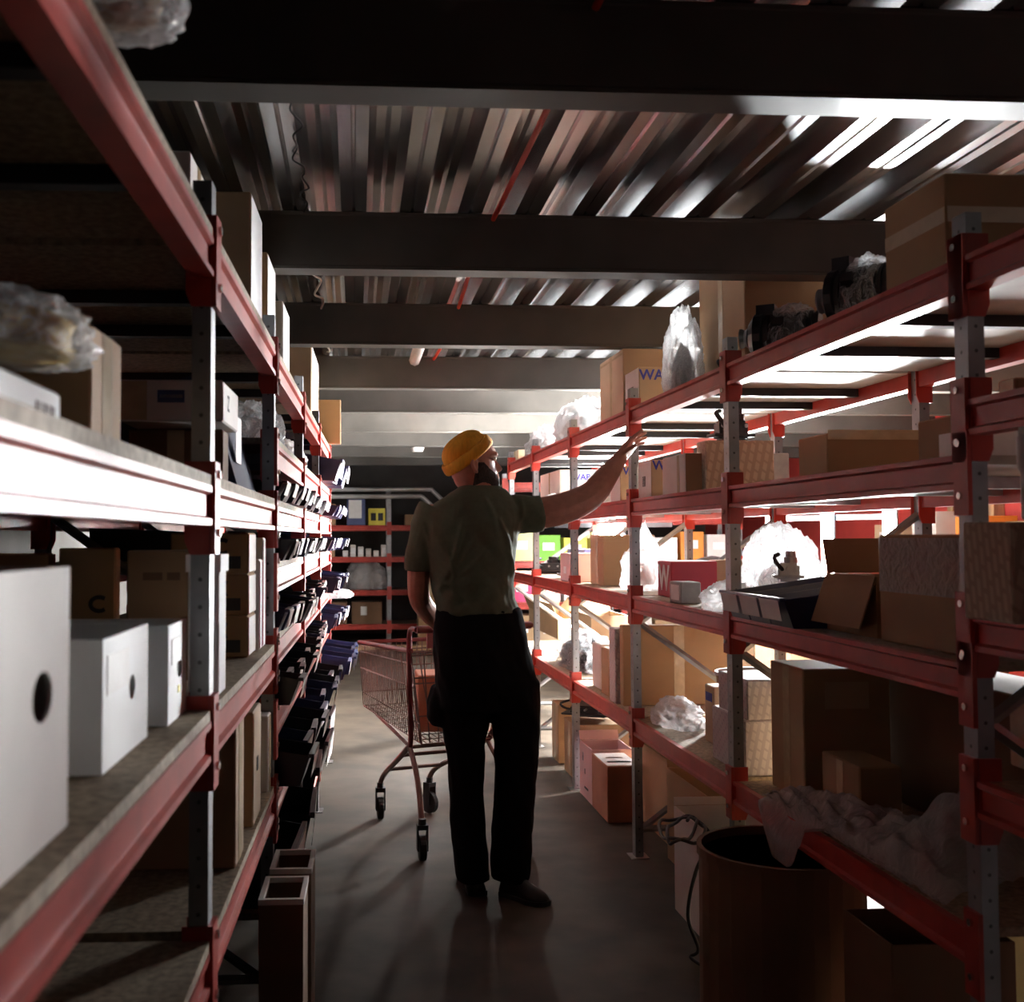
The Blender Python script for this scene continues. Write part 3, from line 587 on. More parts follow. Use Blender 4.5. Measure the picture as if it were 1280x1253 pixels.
# hanging patterned box before the nearest right post
rbox(1265, 1203, 652, 1.242, -.085, .34, 'printed tan carton jutting out before the nearest right post', 'printcard', [('tape', 'n', 'v', .5, .05)])
rbox(1275, 1252, 470, 1.676, .2, .3, 'carton on the shelf right of the nearest right post', 'carddark', [('tape', 'a', 'v', .5, .05)])
rbox(1278, 1255, 880, .911, .15, .3, 'tan carton low behind the nearest right post', 'card3', [('tape', 'a', 'v', .5, .05)])
vq, zq = RR.hit(1265, 652, -.085); t = thing('white_bottle', 'white bottle standing on the printed tan carton at the nearest right post', 'bottle', RR.w(-.02, vq+.05, zq+.004)); bm = bmesh.new(); lathe(bm, [(.011, 0), (.0135, .004), (.0135, .085), (.019, .095), (.019, .15), (.014, .155)], 16); obj('body', bm, 'white', t, smooth=True); bm = bmesh.new(); lathe(bm, [(.015, .154), (.015, .168), (.006, .17)], 16); obj('cap', bm, 'offwhite', t)
# ---- left rack
A1, A2, A3, A4 = LZ
lbox(-60, 88, 722, A2, .03, .30, 'tall cream archive box with oval hand hole, nearest on the left', 'offwhite', [('hole', 'a', .72, .54, .034, .026)], open_=True, name='archive_box')
lbox(130, 186, 800, A2, .055, .24, 'open white archive box with hand hole, middle of the three', 'white', [('hole', 'a', .62, .52, .020, .018), ('label', 'a', .30, .72, .45, .30, 'paper')], open_=True, name='archive_box')
lbox(222, 248, 778, A2, .04, .24, 'open white archive box with hand hole beside the left post', 'white', [('hole', 'a', .62, .52, .025, .018), ('label', 'a', .4, .72, .5, .26, 'paper'), ('label', 'a', .55, .3, .08, .07, 'yellow')], open_=True, name='archive_box')
lbox(274, 283, 696, A2, .005, .06, 'slim white upright box just past the left post', 'white', [('lid', .03)], name='slim_box')
# back row cartons with C emblem
lbox(145, 151, 685, A2, .30, .13, 'tan carton with red label and dark emblem behind white archive box', 'card', [('ring', 'n', .72, .55, .02), ('label', 'n', .08, .5, .14, .5, 'crimson'), ('label', 'n', .6, .25, .6, .12, 'ink')])
lbox(60, 68, 692, A2, .45, .16, 'tan carton with dark emblem behind the cream archive box', 'card', [('ring', 'n', .72, .6, .02)])
lbox(240, 247, 688, A2, .10, .14, 'plain brown carton with lettering just left of the left post', 'card2', [('tape', 'a', 'v', .5, .04), ('label', 'n', .4, .8, .3, .06, 'carddark'), ('label', 'n', .72, .8, .2, .06, 'carddark')])
h = .107
for k in range(3):
    box(LR.w(.03+.10, 3.02, A2+.001+k*(h+.001)), LR.rz, (.20, .17, h), ['lowest', 'middle', 'topmost'][k]+' tan carton with C emblem in the stack past the left post', 'card', [('ring', 'n', .66, .66, .022), ('label', 'n', .5, .28, .8, .3, 'ink'), ('label', 'a', .5, .5, .94, .9, 'offwhite'), ('label', 'a', .04, .5, .06, .92, 'crimson')], side=-1)
for k in range(2):
    box(LR.w(.02+.1, 3.152+.09*k, A2+.001), LR.rz, (.2, .075, .25+.06*k), ['shorter', 'taller'][k]+' slim white carton with red edges behind the C emblem stack', 'white', [('label', 'a', .06, .5, .08, .95, 'crimson'), ('label', 'a', .94, .5, .08, .95, 'crimson')], side=-1)
lbox(-30, 74, 444, A3, .05, .14, 'low white carton with printed lettering under the left plastic bag', 'white', [('label', 'a', .70, .5, .1, .2, 'greycard'), ('label', 'a', .80, .5, .06, .2, 'greycard'), ('label', 'a', .88, .5, .05, .2, 'greycard')])
lbox(112, 150, 402, A3, .10, .16, 'olive tan carton with shiny tape beside the left plastic bag', 'card', [('tape', 'a', 'v', .5, .06, 'cleartape')])
p0, zt = LR.hit(40, 440, .1); bag(LR.w(.14, p0+.06, zt+.002), (.2, .34, .085), 'clear bag with yellow contents on the low white carton', 'film', 31, parts=[('contents', 'yellowfill', .72, (0, 0, .006))])
lbox(278, 285, 536, A3, .06, .22, 'dark carton carrying the long whitish carton', 'carddark', [('tape', 'n', 'v', .5, .04)])
lbox(278, 297, 474, LR.hit(278, 535, .06)[1], .04, .23, 'long whitish carton with oval logo just beyond the left post', 'offwhite', [('label', 'n', .5, .6, .26, .30, 'bluepl'), ('label', 'n', .5, .6, .22, .08, 'greycard'), ('tape', 'n', 'v', .14, .06), ('text', 'a', 'Z', .3, .5, .05, 'ink')])
# big dark leaning tray
v0 = LR.hit(300, 600, .05)[0]; bm = bmesh.new(); loft(bm, [[Vector(q) for q in r] for r in ([(-.30, 0, 0), (.0, 0, 0), (.0, .43, 0), (-.30, .43, 0)], [(-.32, -.06, .22), (-.08, -.06, .30), (-.08, .43, .30), (-.32, .43, .22)], [(-.315, -.05, .22), (-.085, -.05, .295), (-.085, .44, .295), (-.315, .44, .22)], [(-.29, .01, .01), (-.01, .01, .01), (-.01, .44, .01), (-.29, .44, .01)])])
t = thing('parts_tray', 'big slanted dark navy tray on the left shelf past the post', 'tray', LR.w(.045, 2.86, A3+.001), LR.rz); obj('body', bm, 'navy', t); bm = bmesh.new(); bx(bm, -.02, -.018, .05, .16, .08, .2); obj('label', bm, 'paper', t, (.003, 0, 0))
bag(LR.w(.12, 3.75, 1.702), (.24, .42, .16), 'clear crinkled bag on the bin shelf under the left top beam', 'film', 35, parts=[('contents', 'white', .6, (0, 0, .01))])
bag(LR.w(.12, 4.95, 1.702), (.24, .5, .14), 'pale crinkled bag farther along the bin shelf', 'filmwhite', 37)
# top shelf of the left rack
bag(LR.w(-.02, 1.25, A4+.001), (.15, .14, .13), 'clear plastic bag overhanging the near left top shelf', 'film', 39, parts=[('contents', 'card3', .6, (0, 0, .01))])
def topbox(n, f, tp, u, w, lab, m, parts=()): lbox(n, f, tp, A4, u, w, lab, m, parts)
topbox(235, 256, 182, .10, .16, 'small pale carton on the left top shelf before the post', 'offwhite', [('tape', 'a', 'v', .5, .04)])
topbox(312, 326, 235, .05, .13, 'tall white-sided carton on the left top shelf past the post', 'card3', [('label', 'a', .5, .5, .97, .97, 'white')])
topbox(333, 343, 312, .05, .13, 'second white-sided carton on the left top shelf', 'card3', [('label', 'a', .5, .5, .97, .97, 'white')])
topbox(353, 361, 374, .05, .16, 'white carton with small round hole on the left top shelf', 'offwhite', [('label', 'a', .5, .5, .95, .95, 'white'), ('label', 'a', .35, .55, .16, .12, 'hole')])
topbox(389, 398, 430, .05, .26, 'tall tan carton on the left top shelf before the leaning slab', 'card3', [('label', 'a', .5, .85, .9, .28, 'white')])
box(LR.w(.04, 6.85, A4+.001), LR.rz, (.24, .05, .27), 'flat tan carton standing at the far end of the left top shelf', 'card', [('tape', 'a', 'v', .5, .03)], side=-1)
# cartons below the left counter shelf
for i, (n, f, tp, u, lab, m) in enumerate([(296, 306, 897, .005, 'tall tan carton upright on the low left shelf', 'card2'), (318, 327, 890, .005, 'slim tan carton with hand hole second on the low left shelf', 'card3'), (337, 341, 893, .005, 'slim pale carton third on the low left shelf', 'offwhite')]):
    lbox(n, f, tp, A1, u, .34, lab, m, [('label', 'a', .5, .5, .18, .12, 'hole')] if i == 1 else [('tape', 'a', 'v', .5, .05)])
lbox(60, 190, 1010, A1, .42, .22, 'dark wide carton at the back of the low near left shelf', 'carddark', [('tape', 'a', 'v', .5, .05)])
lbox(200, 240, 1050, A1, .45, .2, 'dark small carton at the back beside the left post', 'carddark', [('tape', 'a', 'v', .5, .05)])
# bins of the far left bays
ordn = ['first', 'second', 'third', 'fourth', 'fifth', 'sixth', 'seventh', 'eighth', 'ninth', 'tenth', 'eleventh', 'twelfth']
shelfn = {.66: 'lowest', .90: 'second lowest', 1.11: 'third lowest', 1.33: 'fourth lowest', 1.515: 'third highest', 1.70: 'second highest'}
bayn = ['near', 'middle', 'far']
rnd = random.Random(3)
for z in (.66, .90, 1.11, 1.33, 1.515, 1.70):
    for b in range(3):
        v = LV[2+b]+.05; k = 0; end = LV[3+b]-.05
        if z == 1.70 and b < 2: continue
        wb, hb = {.66: (.20, .145), .90: (.13, .125), 1.11: (.13, .115), 1.33: (.115, .10), 1.515: (.15, .085), 1.70: (.17, .17)}[z]
        while v+wb < end and k < 11:
            w = wb; col = rnd.choice(['blackpl', 'blackpl', 'navy']) if b < 2 else rnd.choice(['navy', 'bluepl'])
            over = rnd.uniform(.02, .08)+(.05 if b == 2 else 0)+(.05 if z == .66 else 0)
            storage_bin(LR, v+w/2, z, w, .6 if (z == 1.33 and b == 0) else .34, hb, col, f"dark labelled bin, {ordn[k]} along the {shelfn[z]} bin shelf, {bayn[b]} bin bay", over, rnd.uniform(-.04, .04), 'labelled bins in the far left bays')
            v += w+rnd.uniform(.006, .03)+(.06 if rnd.random() < .12 else 0); k += 1
# things sticking out of the bin bays
v0 = LR.hit(428, 780, -.15)[0]; bag(LR.w(.02, 6.9, 1.03), (.36, .22, .075), 'crumpled clear bag sticking out at the end of the bins', 'film', 41)
# big dark bins low on the left and dark crates on the floor
for k, (v0, lab) in enumerate([(3.60, 'big black open bin, nearest below the small bins'), (4.10, 'big black open bin, second below the small bins'), (4.85, 'big black open bin, third below the small bins'), (5.45, 'big black open bin, fourth below the small bins'), (6.2, 'big black open bin, farthest below the small bins')]):
    storage_bin(LR, v0, .30, .40, .5, .24, 'blackpl', lab, .05+.02*(k % 2), rnd.uniform(-.05, .05), 'big bins low on the left')
for k, (x, y, hh, lab) in enumerate([(-.185, 2.95, .495, 'tall dark floor crate with pale rim at the left, nearer one'), (-.175, 3.19, .50, 'tall dark floor crate with pale rim at the left, farther one')]):
    t = thing('floor_crate', lab, 'crate', (x, y, .001), LR.rz)
    obj('body', box_mesh(.11, .19, hh, True, th=.008), 'carddark', t); bm = bmesh.new()
    loft(bm, [[Vector((a*x_, c*y_, z)) for a, c in ((-1, -1), (1, -1), (1, 1), (-1, 1))] for x_, y_, z in ((.057, .097, hh-.010), (.057, .097, hh+.004), (.045, .085, hh+.004), (.045, .085, hh-.010))], False); obj('rim', bm, 'offwhite', t)
# ------------------------------------------------------------------ the man
MY = 4.47
def m_(px, py, dy=0.): return at(px, py, MY+dy)
def ring(py, l, r, ry, dy=0., n=28, sq=2.4, yaw=0.):
    a, b = m_(l, py, dy), m_(r, py, dy); c = (a+b)/2; rx = (b-a).length/2; out = []
    for k in range(n):
        t = 2*math.pi*k/n; ct, st = math.cos(t), math.sin(t)
        x = math.copysign(abs(ct)**(2/sq), ct)*rx; y = math.copysign(abs(st)**(2/sq), st)*ry
        out.append(Vector((c.x+x*math.cos(yaw)-y*math.sin(yaw), c.y+x*math.sin(yaw)+y*math.cos(yaw), c.z)))
    return out
def remesh(bm, name, m, voxel, smooth_it, parent=None, disp=None):
    o = obj(name, bm, m); baked(o, ('REMESH', dict(mode='VOXEL', voxel_size=voxel)), ('SMOOTH', dict(factor=.5, iterations=smooth_it)))
    me = o.data
    if not me.materials: me.materials.append(MATS[m])
    if disp:
        me.update(); co = [v.co+v.normal*disp(v.co, v.normal) for v in me.vertices]
        for v, c in zip(me.vertices, co): v.co = c
    me.polygons.foreach_set('use_smooth', [True]*len(me.polygons))
    if parent: o.parent = parent; o.matrix_parent_inverse = parent.matrix_world.inverted()
    return o
# head, built facing +x then turned
HS = .313*1400/4.47/.313/313.2   # about 1
head_c = m_(540+520/10.67, 530+860/10.67)          # point under the skull at chin height
HROT = Matrix.Rotation(math.radians(14), 4, 'Z'); HM = Matrix.Translation(head_c) @ HROT
def hring(z, f, b, w, n=32, pf=1.7, pb=2.2, dx=0):
    out = []
    for k in range(n):
        t = 2*math.pi*k/n; ct, st = math.cos(t), math.sin(t); p = pf if ct > 0 else pb; r = f if ct > 0 else -b
        x = math.copysign(abs(ct)**(2/2.0), ct)*r; y = math.copysign(abs(st)**(2/p), st)*w
        out.append(HM @ Vector((x+dx, y, z)))
    return out
HEAD = [(-.012, .075, -.02, .030), (-.002, .104, -.045, .044), (.012, .114, -.06, .053), (.028, .114, -.068, .060), (.040, .113, -.072, .063), (.049, .107, -.075, .065), (.058, .113, -.078, .067), (.068, .111, -.08, .069), (.082, .104, -.083, .071), (.10, .100, -.088, .073), (.118, .098, -.094, .074), (.132, .106, -.098, .075), (.142, .108, -.10, .076), (.158, .103, -.092, .073), (.178, .085, -.078, .064), (.196, .05, -.056, .046), (.206, .02, -.03, .02)]
bm = bmesh.new(); loft(bm, [hring(*h) for h in HEAD])
def hp(x, y, z): return HM @ Vector((x, y, z))
# nose, lips, brow, ears, eyelids
loft(bm, [[hp(x0, -w, z0), hp(x1, -w*.45, z0), hp(x1, w*.45, z0), hp(x0, w, z0)] for z0, x0, x1, w in ((.064, .095, .112, .017), (.070, .09, .128, .018), (.080, .09, .134, .015), (.088, .09, .130, .012), (.104, .09, .117, .009), (.122, .09, .105, .008))])
for z0, x0, r in ((.055, .112, .0065), (.043, .113, .0075)): tube(bm, [hp(x0-.018, -.022, z0), hp(x0-.001, -.009, z0), hp(x0+.001, 0, z0), hp(x0-.001, .009, z0), hp(x0-.018, .022, z0)], [r*.6, r, r, r, r*.6], 8, round_ends=True)
for s in (-1, 1):
    tube(bm, [hp(.066, s*.055, .133), hp(.092, s*.04, .139), hp(.106, s*.012, .135)], [.007, .009, .007], 8, round_ends=True)
    e = [hp(-.012, s*.076, .112), hp(-.024, s*.088, .108), hp(-.027, s*.09, .092), hp(-.018, s*.086, .074), hp(-.004, s*.078, .062)]
    tube(bm, smoothpath(e, 4), .0075, 8, round_ends=True); tube(bm, [hp(-.008, s*.072, .10), hp(-.006, s*.076, .075)], [.012, .009], 8, round_ends=True)
# neck and upper trunk
tube(bm, [m_(600, 628, .02), m_(597, 612, .0), m_(594, 600, -.0), m_(594, 585, .0)], [(.078, .066), (.066, .062), (.060, .060), (.058, .058)], 20, flat=(1, 0, 0), round_ends=True)
loft(bm, [ring(620, 560, 638, .07), ring(645, 545, 642, .09), ring(700, 548, 632, .10), ring(760, 556, 640, .11)])
# right arm reaching to the shelf
sh, el, wr = m_(640, 644, .02), m_(738, 620, .05), m_(775, 573, .08)
tube(bm, smoothpath([sh, m_(672, 642, .02), m_(706, 635, .03), el, m_(758, 596, .065), wr], 4), [.064]*4+[.0645]*4+[.064, .063, .062, .060]+[.058, .055, .053, .050]+[.047, .043, .038, .033]+[.031], 16, round_ends=True)
def finger(base, d1, L, r, bend, side):
    """three phalanges bending about the hand's side axis"""
    pts = [base]; d = d1.normalized(); ax = side
    for i, l in enumerate((.45, .31, .24)):
        d = Matrix.Rotation(bend*(.6 if i == 0 else 1), 3, ax) @ d if i else d; pts.append(pts[-1]+d*L*l)
    tube(bm, [pts[0]-d1.normalized()*.02]+pts, [r*1.15, r*1.12, r*1.0, r*.92, r*.78], 10, round_ends=True)
hd = (m_(793, 551, .09)-wr).normalized()                    # hand direction
side = Vector((.30, .80, -.50)); side = (side-hd*side.dot(hd)).normalized()   # across the knuckles
hn = side.cross(hd)
if hn.z < 0: hn = -hn
kn = wr+hd*.078
loft(bm, [[c+side*a*w+hn*b*t for a, b in ((-1, -.6), (-.6, -1), (.6, -1), (1, -.6), (1, .6), (.6, 1), (-.6, 1), (-1, .6))] for c, w, t in ((wr-hd*.014, .029, .025), (wr+hd*.015, .034, .020), (wr+hd*.05, .040, .016), (kn, .040, .013), (kn+hd*.010, .036, .010))])
fd = (m_(808, 542, .11)-m_(791, 553, .09)).normalized()
for k, (s_, L, sp) in enumerate([(-.030, .070, -.14), (-.010, .082, -.03), (.011, .078, .08), (.029, .062, .20)]):
    b0 = kn+side*s_-hd*.004; d = (hd*.45+fd*.6+side*sp).normalized(); ax = d.cross(hn)
    finger(b0, d, L, .0084-.0006*(k == 3), -.10-.05*k if (Matrix.Rotation(-.2, 3, ax) @ d).dot(hn) < d.dot(hn) else .10+.05*k, ax)
finger(wr+hd*.022-side*.030-hn*.012, (hd*.7-side*.45-hn*.5).normalized(), .058, .0095, .12, side)
# left arm down and forward to the trolley handle
e2, w2 = m_(523, 742, .03), m_(549, 783, .30)
tube(bm, smoothpath([m_(540, 646, 0), m_(527, 690, -.0), e2, m_(535, 765, .16), w2], 4), [.052]*4+[.050, .047, .046, .044]+[.043]*4+[.041, .038, .034, .030]+[.028], 14, round_ends=True)
hd = (m_(556, 789, .42)-w2).normalized(); side = Vector((1, -.35, 0)).normalized(); side = (side-hd*side.dot(hd)).normalized(); hn = side.cross(hd)
if hn.z < 0: hn = -hn
kn = w2+hd*.085
loft(bm, [[c+side*a*w+hn*b*t for a, b in ((-1, -.6), (-.6, -1), (.6, -1), (1, -.6), (1, .6), (.6, 1), (-.6, 1), (-1, .6))] for c, w, t in ((w2-hd*.012, .027, .021), (w2+hd*.03, .037, .017), (kn, .041, .014))])
for k, (s_, L) in enumerate([(-.031, .068), (-.011, .078), (.011, .074), (.030, .06)]):
    b0 = kn+side*s_*1.0; ax = hd.cross(hn)
    finger(b0, (hd*.8-hn*.5), L, .0088, -.9 if (Matrix.Rotation(-.9, 3, ax) @ hd).dot(hn) < 0 else .9, ax)
finger(w2+hd*.03+side*.032, (hd*.7+side*.3-hn*.6), .06, .0098, .2, side)
man = remesh(bm, 'person', 'skin', .0036, 2)
tag(man, 'man seen from behind in yellow beanie and olive t-shirt, right arm raised to the shelf', 'person')
# eye
for s in (-1, 1):
    bm = bmesh.new(); bmesh.ops.create_icosphere(bm, subdivisions=2, radius=.0115, matrix=Matrix.Translation(hp(.087, s*.031, .119))); o = obj('eye', bm, 'eyewhite', man, smooth=True)
# beard: a rough shell over jaw and chin, open around the mouth
bm = bmesh.new(); R = []; n = 90
rows = [(-.016, .082, -.01, .034), (-.006, .110, -.03, .049), (.010, .121, -.03, .060), (.026, .121, -.028, .0675), (.038, .116, -.026, .0705), (.052, .110, -.022, .0735), (.066, .106, -.018, .0755), (.080, .098, -.014, .0765), (.100, .088, -.01, .0775)]
def lut(T, z):
    for (a, p), (b, q) in zip(T, T[1:]):
        if z <= b: return p+(q-p)*max(0, (z-a)/(b-a))
    return T[-1][1]
rows = [tuple(p+(q-p)*k/4 for p, q in zip(r0, r1)) for r0, r1 in zip(rows, rows[1:]) for k in range(4)]+[rows[-1]]
for z, f, b, w in rows:
    cut = lut([(.036, 0), (.040, .26), (.054, .34), (.062, .70), (.075, .95), (.100, 1.22)], z)+.05*noise.noise(Vector((z*300, 2, 5))); amax = math.radians(lut([(0, 112), (.05, 110), (.07, 100), (.10, 86)], z))
    if z < .036: cut = 0
    cut = min(cut, amax-.12)
    def P(t): ct, st = math.cos(t), math.sin(t); return Vector((ct*(f if ct > 0 else -b), math.copysign(abs(st)**(2/1.7), st)*w, z))
    R.append([[P(s_*(cut+(amax-cut)*k/n)) for k in range(n+1)] for s_ in (-1, 1)])
for s_ in (0, 1):
    V = [[bm.verts.new(hp(*(p+p.normalized()*.0025*noise.noise(p*160)))) for p in r[s_]] for r in R]
    for i in range(len(V)-1):
        for k in range(n): bm.faces.new((V[i][k], V[i][k+1], V[i+1][k+1], V[i+1][k]))
bmesh.ops.remove_doubles(bm, verts=bm.verts, dist=.0002)
o = obj('beard', bm, 'beard'); baked(o, ('SOLIDIFY', dict(thickness=.006, offset=-.5))); o.data.polygons.foreach_set('use_smooth', [True]*len(o.data.polygons)); o.parent = man
# short hair at nape and temple
bm = bmesh.new(); R = []
for z, b, w in ((.04, -.0745, .066), (.058, -.0795, .069), (.075, -.083, .0715), (.095, -.089, .0745), (.12, -.096, .0765)):
    R.append([hp(math.cos(t)*-b*-1 if False else math.cos(t)*abs(b), math.copysign(abs(math.sin(t))**(2/2.2), math.sin(t))*w, z) for t in [math.radians(118+k*124/20) for k in range(21)]])
V = [[bm.verts.new(p) for p in r] for r in R]
for i in range(len(V)-1):
    for k in range(20): bm.faces.new((V[i][k], V[i][k+1], V[i+1][k+1], V[i+1][k]))
o = obj('hair', bm, 'skin', man, smooth=True); o['label'] = 'very short hair at the nape'
# beanie: dome and rolled cuff on a tilted axis
ax = Vector((-.608, 0, .794)); dd = Vector((.794, 0, .608)); c0, c1 = Vector((-.006, 0, .120)), Vector((-.0265, 0, .150))
def bring(c, a, b, n=40, ripple=0.):
    return [HM @ (c+dd*a*math.cos(t)*(1+ripple*math.cos(t*n/2*0+t*20))+Vector((0, 1, 0))*b*math.sin(t)*(1+ripple*math.cos(t*20))) for t in [2*math.pi*k/n for k in range(n)]]
bm = bmesh.new(); H = .068
loft(bm, [bring(c1-ax*.02, .098, .079)]+[bring(c1+ax*H*math.sin(p), .1015*math.cos(p)**.75, .0825*math.cos(p)**.75) for p in [math.radians(q) for q in (0, 12, 24, 36, 48, 60, 70, 78, 84, 88)]])
bn = obj('beanie', bm, 'beanie', man, smooth=True)
bm = bmesh.new(); Q = [(-.002, .106, .0855), (-.006, .113, .092), (.0, .118, .096), (.010, .119, .097), (.026, .117, .0955), (.037, .1145, .0935), (.041, .109, .089), (.036, .104, .084), (.0, .1005, .081)]
loft(bm, [bring(c0+ax*a, x, y, 64, .004) for a, x, y in Q]+[bring(c0+ax*Q[0][0], Q[0][1], Q[0][2], 64, .004)], False)
obj('cuff', bm, 'beanie', bn, smooth=True)
# t-shirt
bm = bmesh.new()
loft(bm, [ring(607, 578, 624, .062, .0), ring(613, 568, 634, .078), ring(622, 552, 640, .095), ring(636, 532, 650, .115), ring(655, 527, 653, .130), ring(690, 531, 645, .135), ring(722, 537, 640, .132), ring(745, 541, 643, .134), ring(766, 545, 650, .142)])
tube(bm, [m_(610, 646, .01), m_(640, 644, .02), m_(662, 642.5, .02), m_(677, 641, .02)], [(.086, .086), (.082, .08), (.077, .077), (.075, .075)], 20)
tube(bm, [m_(545, 634, .0), m_(534, 660, .0), m_(526, 690, -.0), m_(524, 714, .005)], [.072, .069, .064, .061], 18)
FOLDS = [((578, 650), (549, 742), .012, .011), ((606, 690), (549, 738), .014, .010), ((592, 676), (556, 722), .010, .009), ((560, 690), (566, 742), .009, .008), ((625, 650), (640, 715), .010, .010), ((634, 690), (646, 745), .010, .009), ((552, 725), (585, 758), .010, .010), ((606, 622), (620, 668), .007, .010), ((655, 625), (650, 660), .007, .008), ((530, 655), (536, 700), .007, .008), ((575, 625), (560, 668), .006, .010)]
FOLDS = [(m_(*a, -.12), m_(*b, -.12), h, w) for a, b, h, w in FOLDS]
def ridge(p, n):
    if n.y > .2: return 0
    d = 0
    for a, b, h, w in FOLDS:
        ax, az, bx_, bz = a.x, a.z, b.x, b.z; L2 = (bx_-ax)**2+(bz-az)**2; t = max(0, min(1, ((p.x-ax)*(bx_-ax)+(p.z-az)*(bz-az))/L2)); bow = .012*math.sin(t*math.pi)
        q = math.hypot(p.x-(ax+t*(bx_-ax))-bow, p.z-(az+t*(bz-az))); d += h*math.exp(-(q/w)**2)*(.35+.65*math.sin(math.pi*min(1, t+.15)))
    return d
def fold(p, n):
    a = noise.noise(Vector((p.x*9+p.z*7, p.y*6, p.z*3.2-p.x*3)))*.011
    b = noise.noise(Vector((p.x*20+p.z*16, p.y*14, p.z*8)))*.006
    z0 = 1.13; sag = max(0, 1-abs(p.z-z0)/.16); c = math.sin((p.z-p.x*.9)*70)*.004*sag*max(0, -n.y)
    return a+b*.8+c+ridge(p, n)
tee = remesh(bm, 'tshirt', 'tee', .005, 5, man, fold); tee['label'] = 'olive green short-sleeved t-shirt with folds at the waist'
# trousers
bm = bmesh.new()
loft(bm, [ring(760, 546, 649, .135), ring(785, 542, 656, .145), ring(815, 541, 664, .152), ring(850, 544, 672, .155), ring(885, 550, 676, .14)])
def leg(rs): loft(bm, [ring(py, l, r, ry, dy, 24, 2.2) for py, l, r, ry, dy in rs])
leg([(850, 547, 616, .125, .03), (900, 554, 611, .125, .03), (930, 558, 606, .12, .03), (990, 562, 605, .112, .02), (1040, 565, 608, .112, .0), (1098, 571, 610, .115, -.0)])
leg([(850, 606, 676, .125, .0), (900, 614, 677, .125, .0), (930, 617.5, 675, .12, .0), (990, 618, 670, .115, -.0), (1040, 616, 665, .115, -.01), (1096, 616, 660, .118, -.02)])
loft(bm, [ring(858, 540, 566, .06, .06), ring(880, 534, 566, .075, .06), ring(898, 534, 566, .075, .06), ring(906, 540, 566, .06, .06)])
tr = remesh(bm, 'trousers', 'trousers', .007, 4, man, lambda p, n: noise.noise(Vector((p.x*9, p.y*9, p.z*4)))*.012+noise.noise(Vector((p.x*22+p.z*9, p.y*20, p.z*11)))*.006); tr['label'] = 'loose black trousers'
# shoes
def shoe(heel, toe):
    heel, toe = Vector(heel), Vector(toe); d = (toe-heel); L = d.length; d.normalize(); s = Vector((-d.y, d.x, 0)); bm = bmesh.new(); R = []
    for t, w, h in ((0, .026, .07), (.06, .036, .095), (.2, .040, .115), (.36, .038, .105), (.5, .042, .078), (.68, .050, .062), (.84, .047, .050), (.94, .034, .040), (1, .014, .028)):
        c = heel+d*L*t; R.append([c+s*w*math.cos(a)*(1 if math.sin(a) < .2 else .8)+Vector((0, 0, .014+max(0, math.sin(a))*(h-.014))) for a in [2*math.pi*k/16 for k in range(16)]])
    loft(bm, R); sho = obj('shoe', bm, 'shoe', man, smooth=True); bm = bmesh.new(); R = []
    for t, w in ((-.02, .02), (.04, .038), (.3, .040), (.5, .044), (.7, .053), (.88, .047), (.98, .028), (1.02, .01)):
        c = heel+d*L*t; R.append([c+s*w+Vector((0, 0, .001)), c-s*w+Vector((0, 0, .001)), c-s*w+Vector((0, 0, .018)), c+s*w+Vector((0, 0, .018))])
    loft(bm, R); obj('sole', bm, 'rubber', sho)
shoe((.475, 4.41, 0), (.455, 4.68, 0)); shoe((.575, 4.44, 0), (.725, 4.275, 0))
# ------------------------------------------------------------------ shopping trolley
cart_rz = math.radians(21)
cart = thing('shopping_cart', 'dark red wire shopping cart in front of the man', 'cart', (.515, 5.00, 0), cart_rz)
zt0, zt1, zb0, zb1 = .90, .87, .48, .55; Lc = .86; wt0, wt1, wb0, wb1 = .27, .205, .20, .185
def lerp(a, b, t): return a+(b-a)*t
def edge(t, top, s):
    return Vector((s*lerp(wt0 if top else wb0, wt1 if top else wb1, t), lerp(.06 if top else .10, Lc if top else Lc-.01, t), lerp(zt0 if top else zb0, zt1 if top else zb1, t)))
def wires(name, segs, r=.0026, m='cartwire', n=5):
    bm = bmesh.new()
    for sg in segs: tube(bm, sg, r, n)
    o = obj(name, bm, m, cart); o['kind'] = 'stuff' if len(segs) > 40 else ''; 
    if not o['kind']: del o['kind']
    return o
for s in (-1, 1):
    wires('side_wires', [[edge(k/30, True, s), edge(k/30, False, s)] for k in range(31)])
    wires('side_rails', [[edge(0, False, s).lerp(edge(0, True, s), q), edge(1, False, s).lerp(edge(1, True, s), q)] for q in (.0, .22, .6, .86)], .0036)
def cross(t, top, q): a, b = edge(t, top, -1), edge(t, top, 1); return a.lerp(b, q)
wires('front_wires', [[cross(1, True, k/14), cross(1, False, k/14)] for k in range(15)])
wires('front_rails', [[edge(1, False, -1).lerp(edge(1, True, -1), q), edge(1, False, 1).lerp(edge(1, True, 1), q)] for q in (.0, .22, .6, .86)], .0036)
wires('base_wires', [[cross(0, False, k/14), cross(1, False, k/14)] for k in range(15)]+[[edge(k/10, False, -1), edge(k/10, False, 1)] for k in range(11)])
wires('rear_gate', [[cross(0, True, k/9), cross(.02, False, k/9)] for k in range(10)]+[[edge(0, False, -1).lerp(edge(0, True, -1), q), edge(0, False, 1).lerp(edge(0, True, 1), q)] for q in (.3, .65, .95)], .0034)
wires('child_seat', [[cross(0, True, k/6)+Vector((0, .12, -.02)), cross(.0, True, k/6)+Vector((0, .03, -.24))] for k in range(7)]+[[edge(0, True, -1)+Vector((.01, .12, -.02)), edge(0, True, 1)+Vector((-.01, .12, -.02))], [edge(0, True, -1)+Vector((.01, .07, -.13)), edge(0, True, 1)+Vector((-.01, .07, -.13))]], .0034)
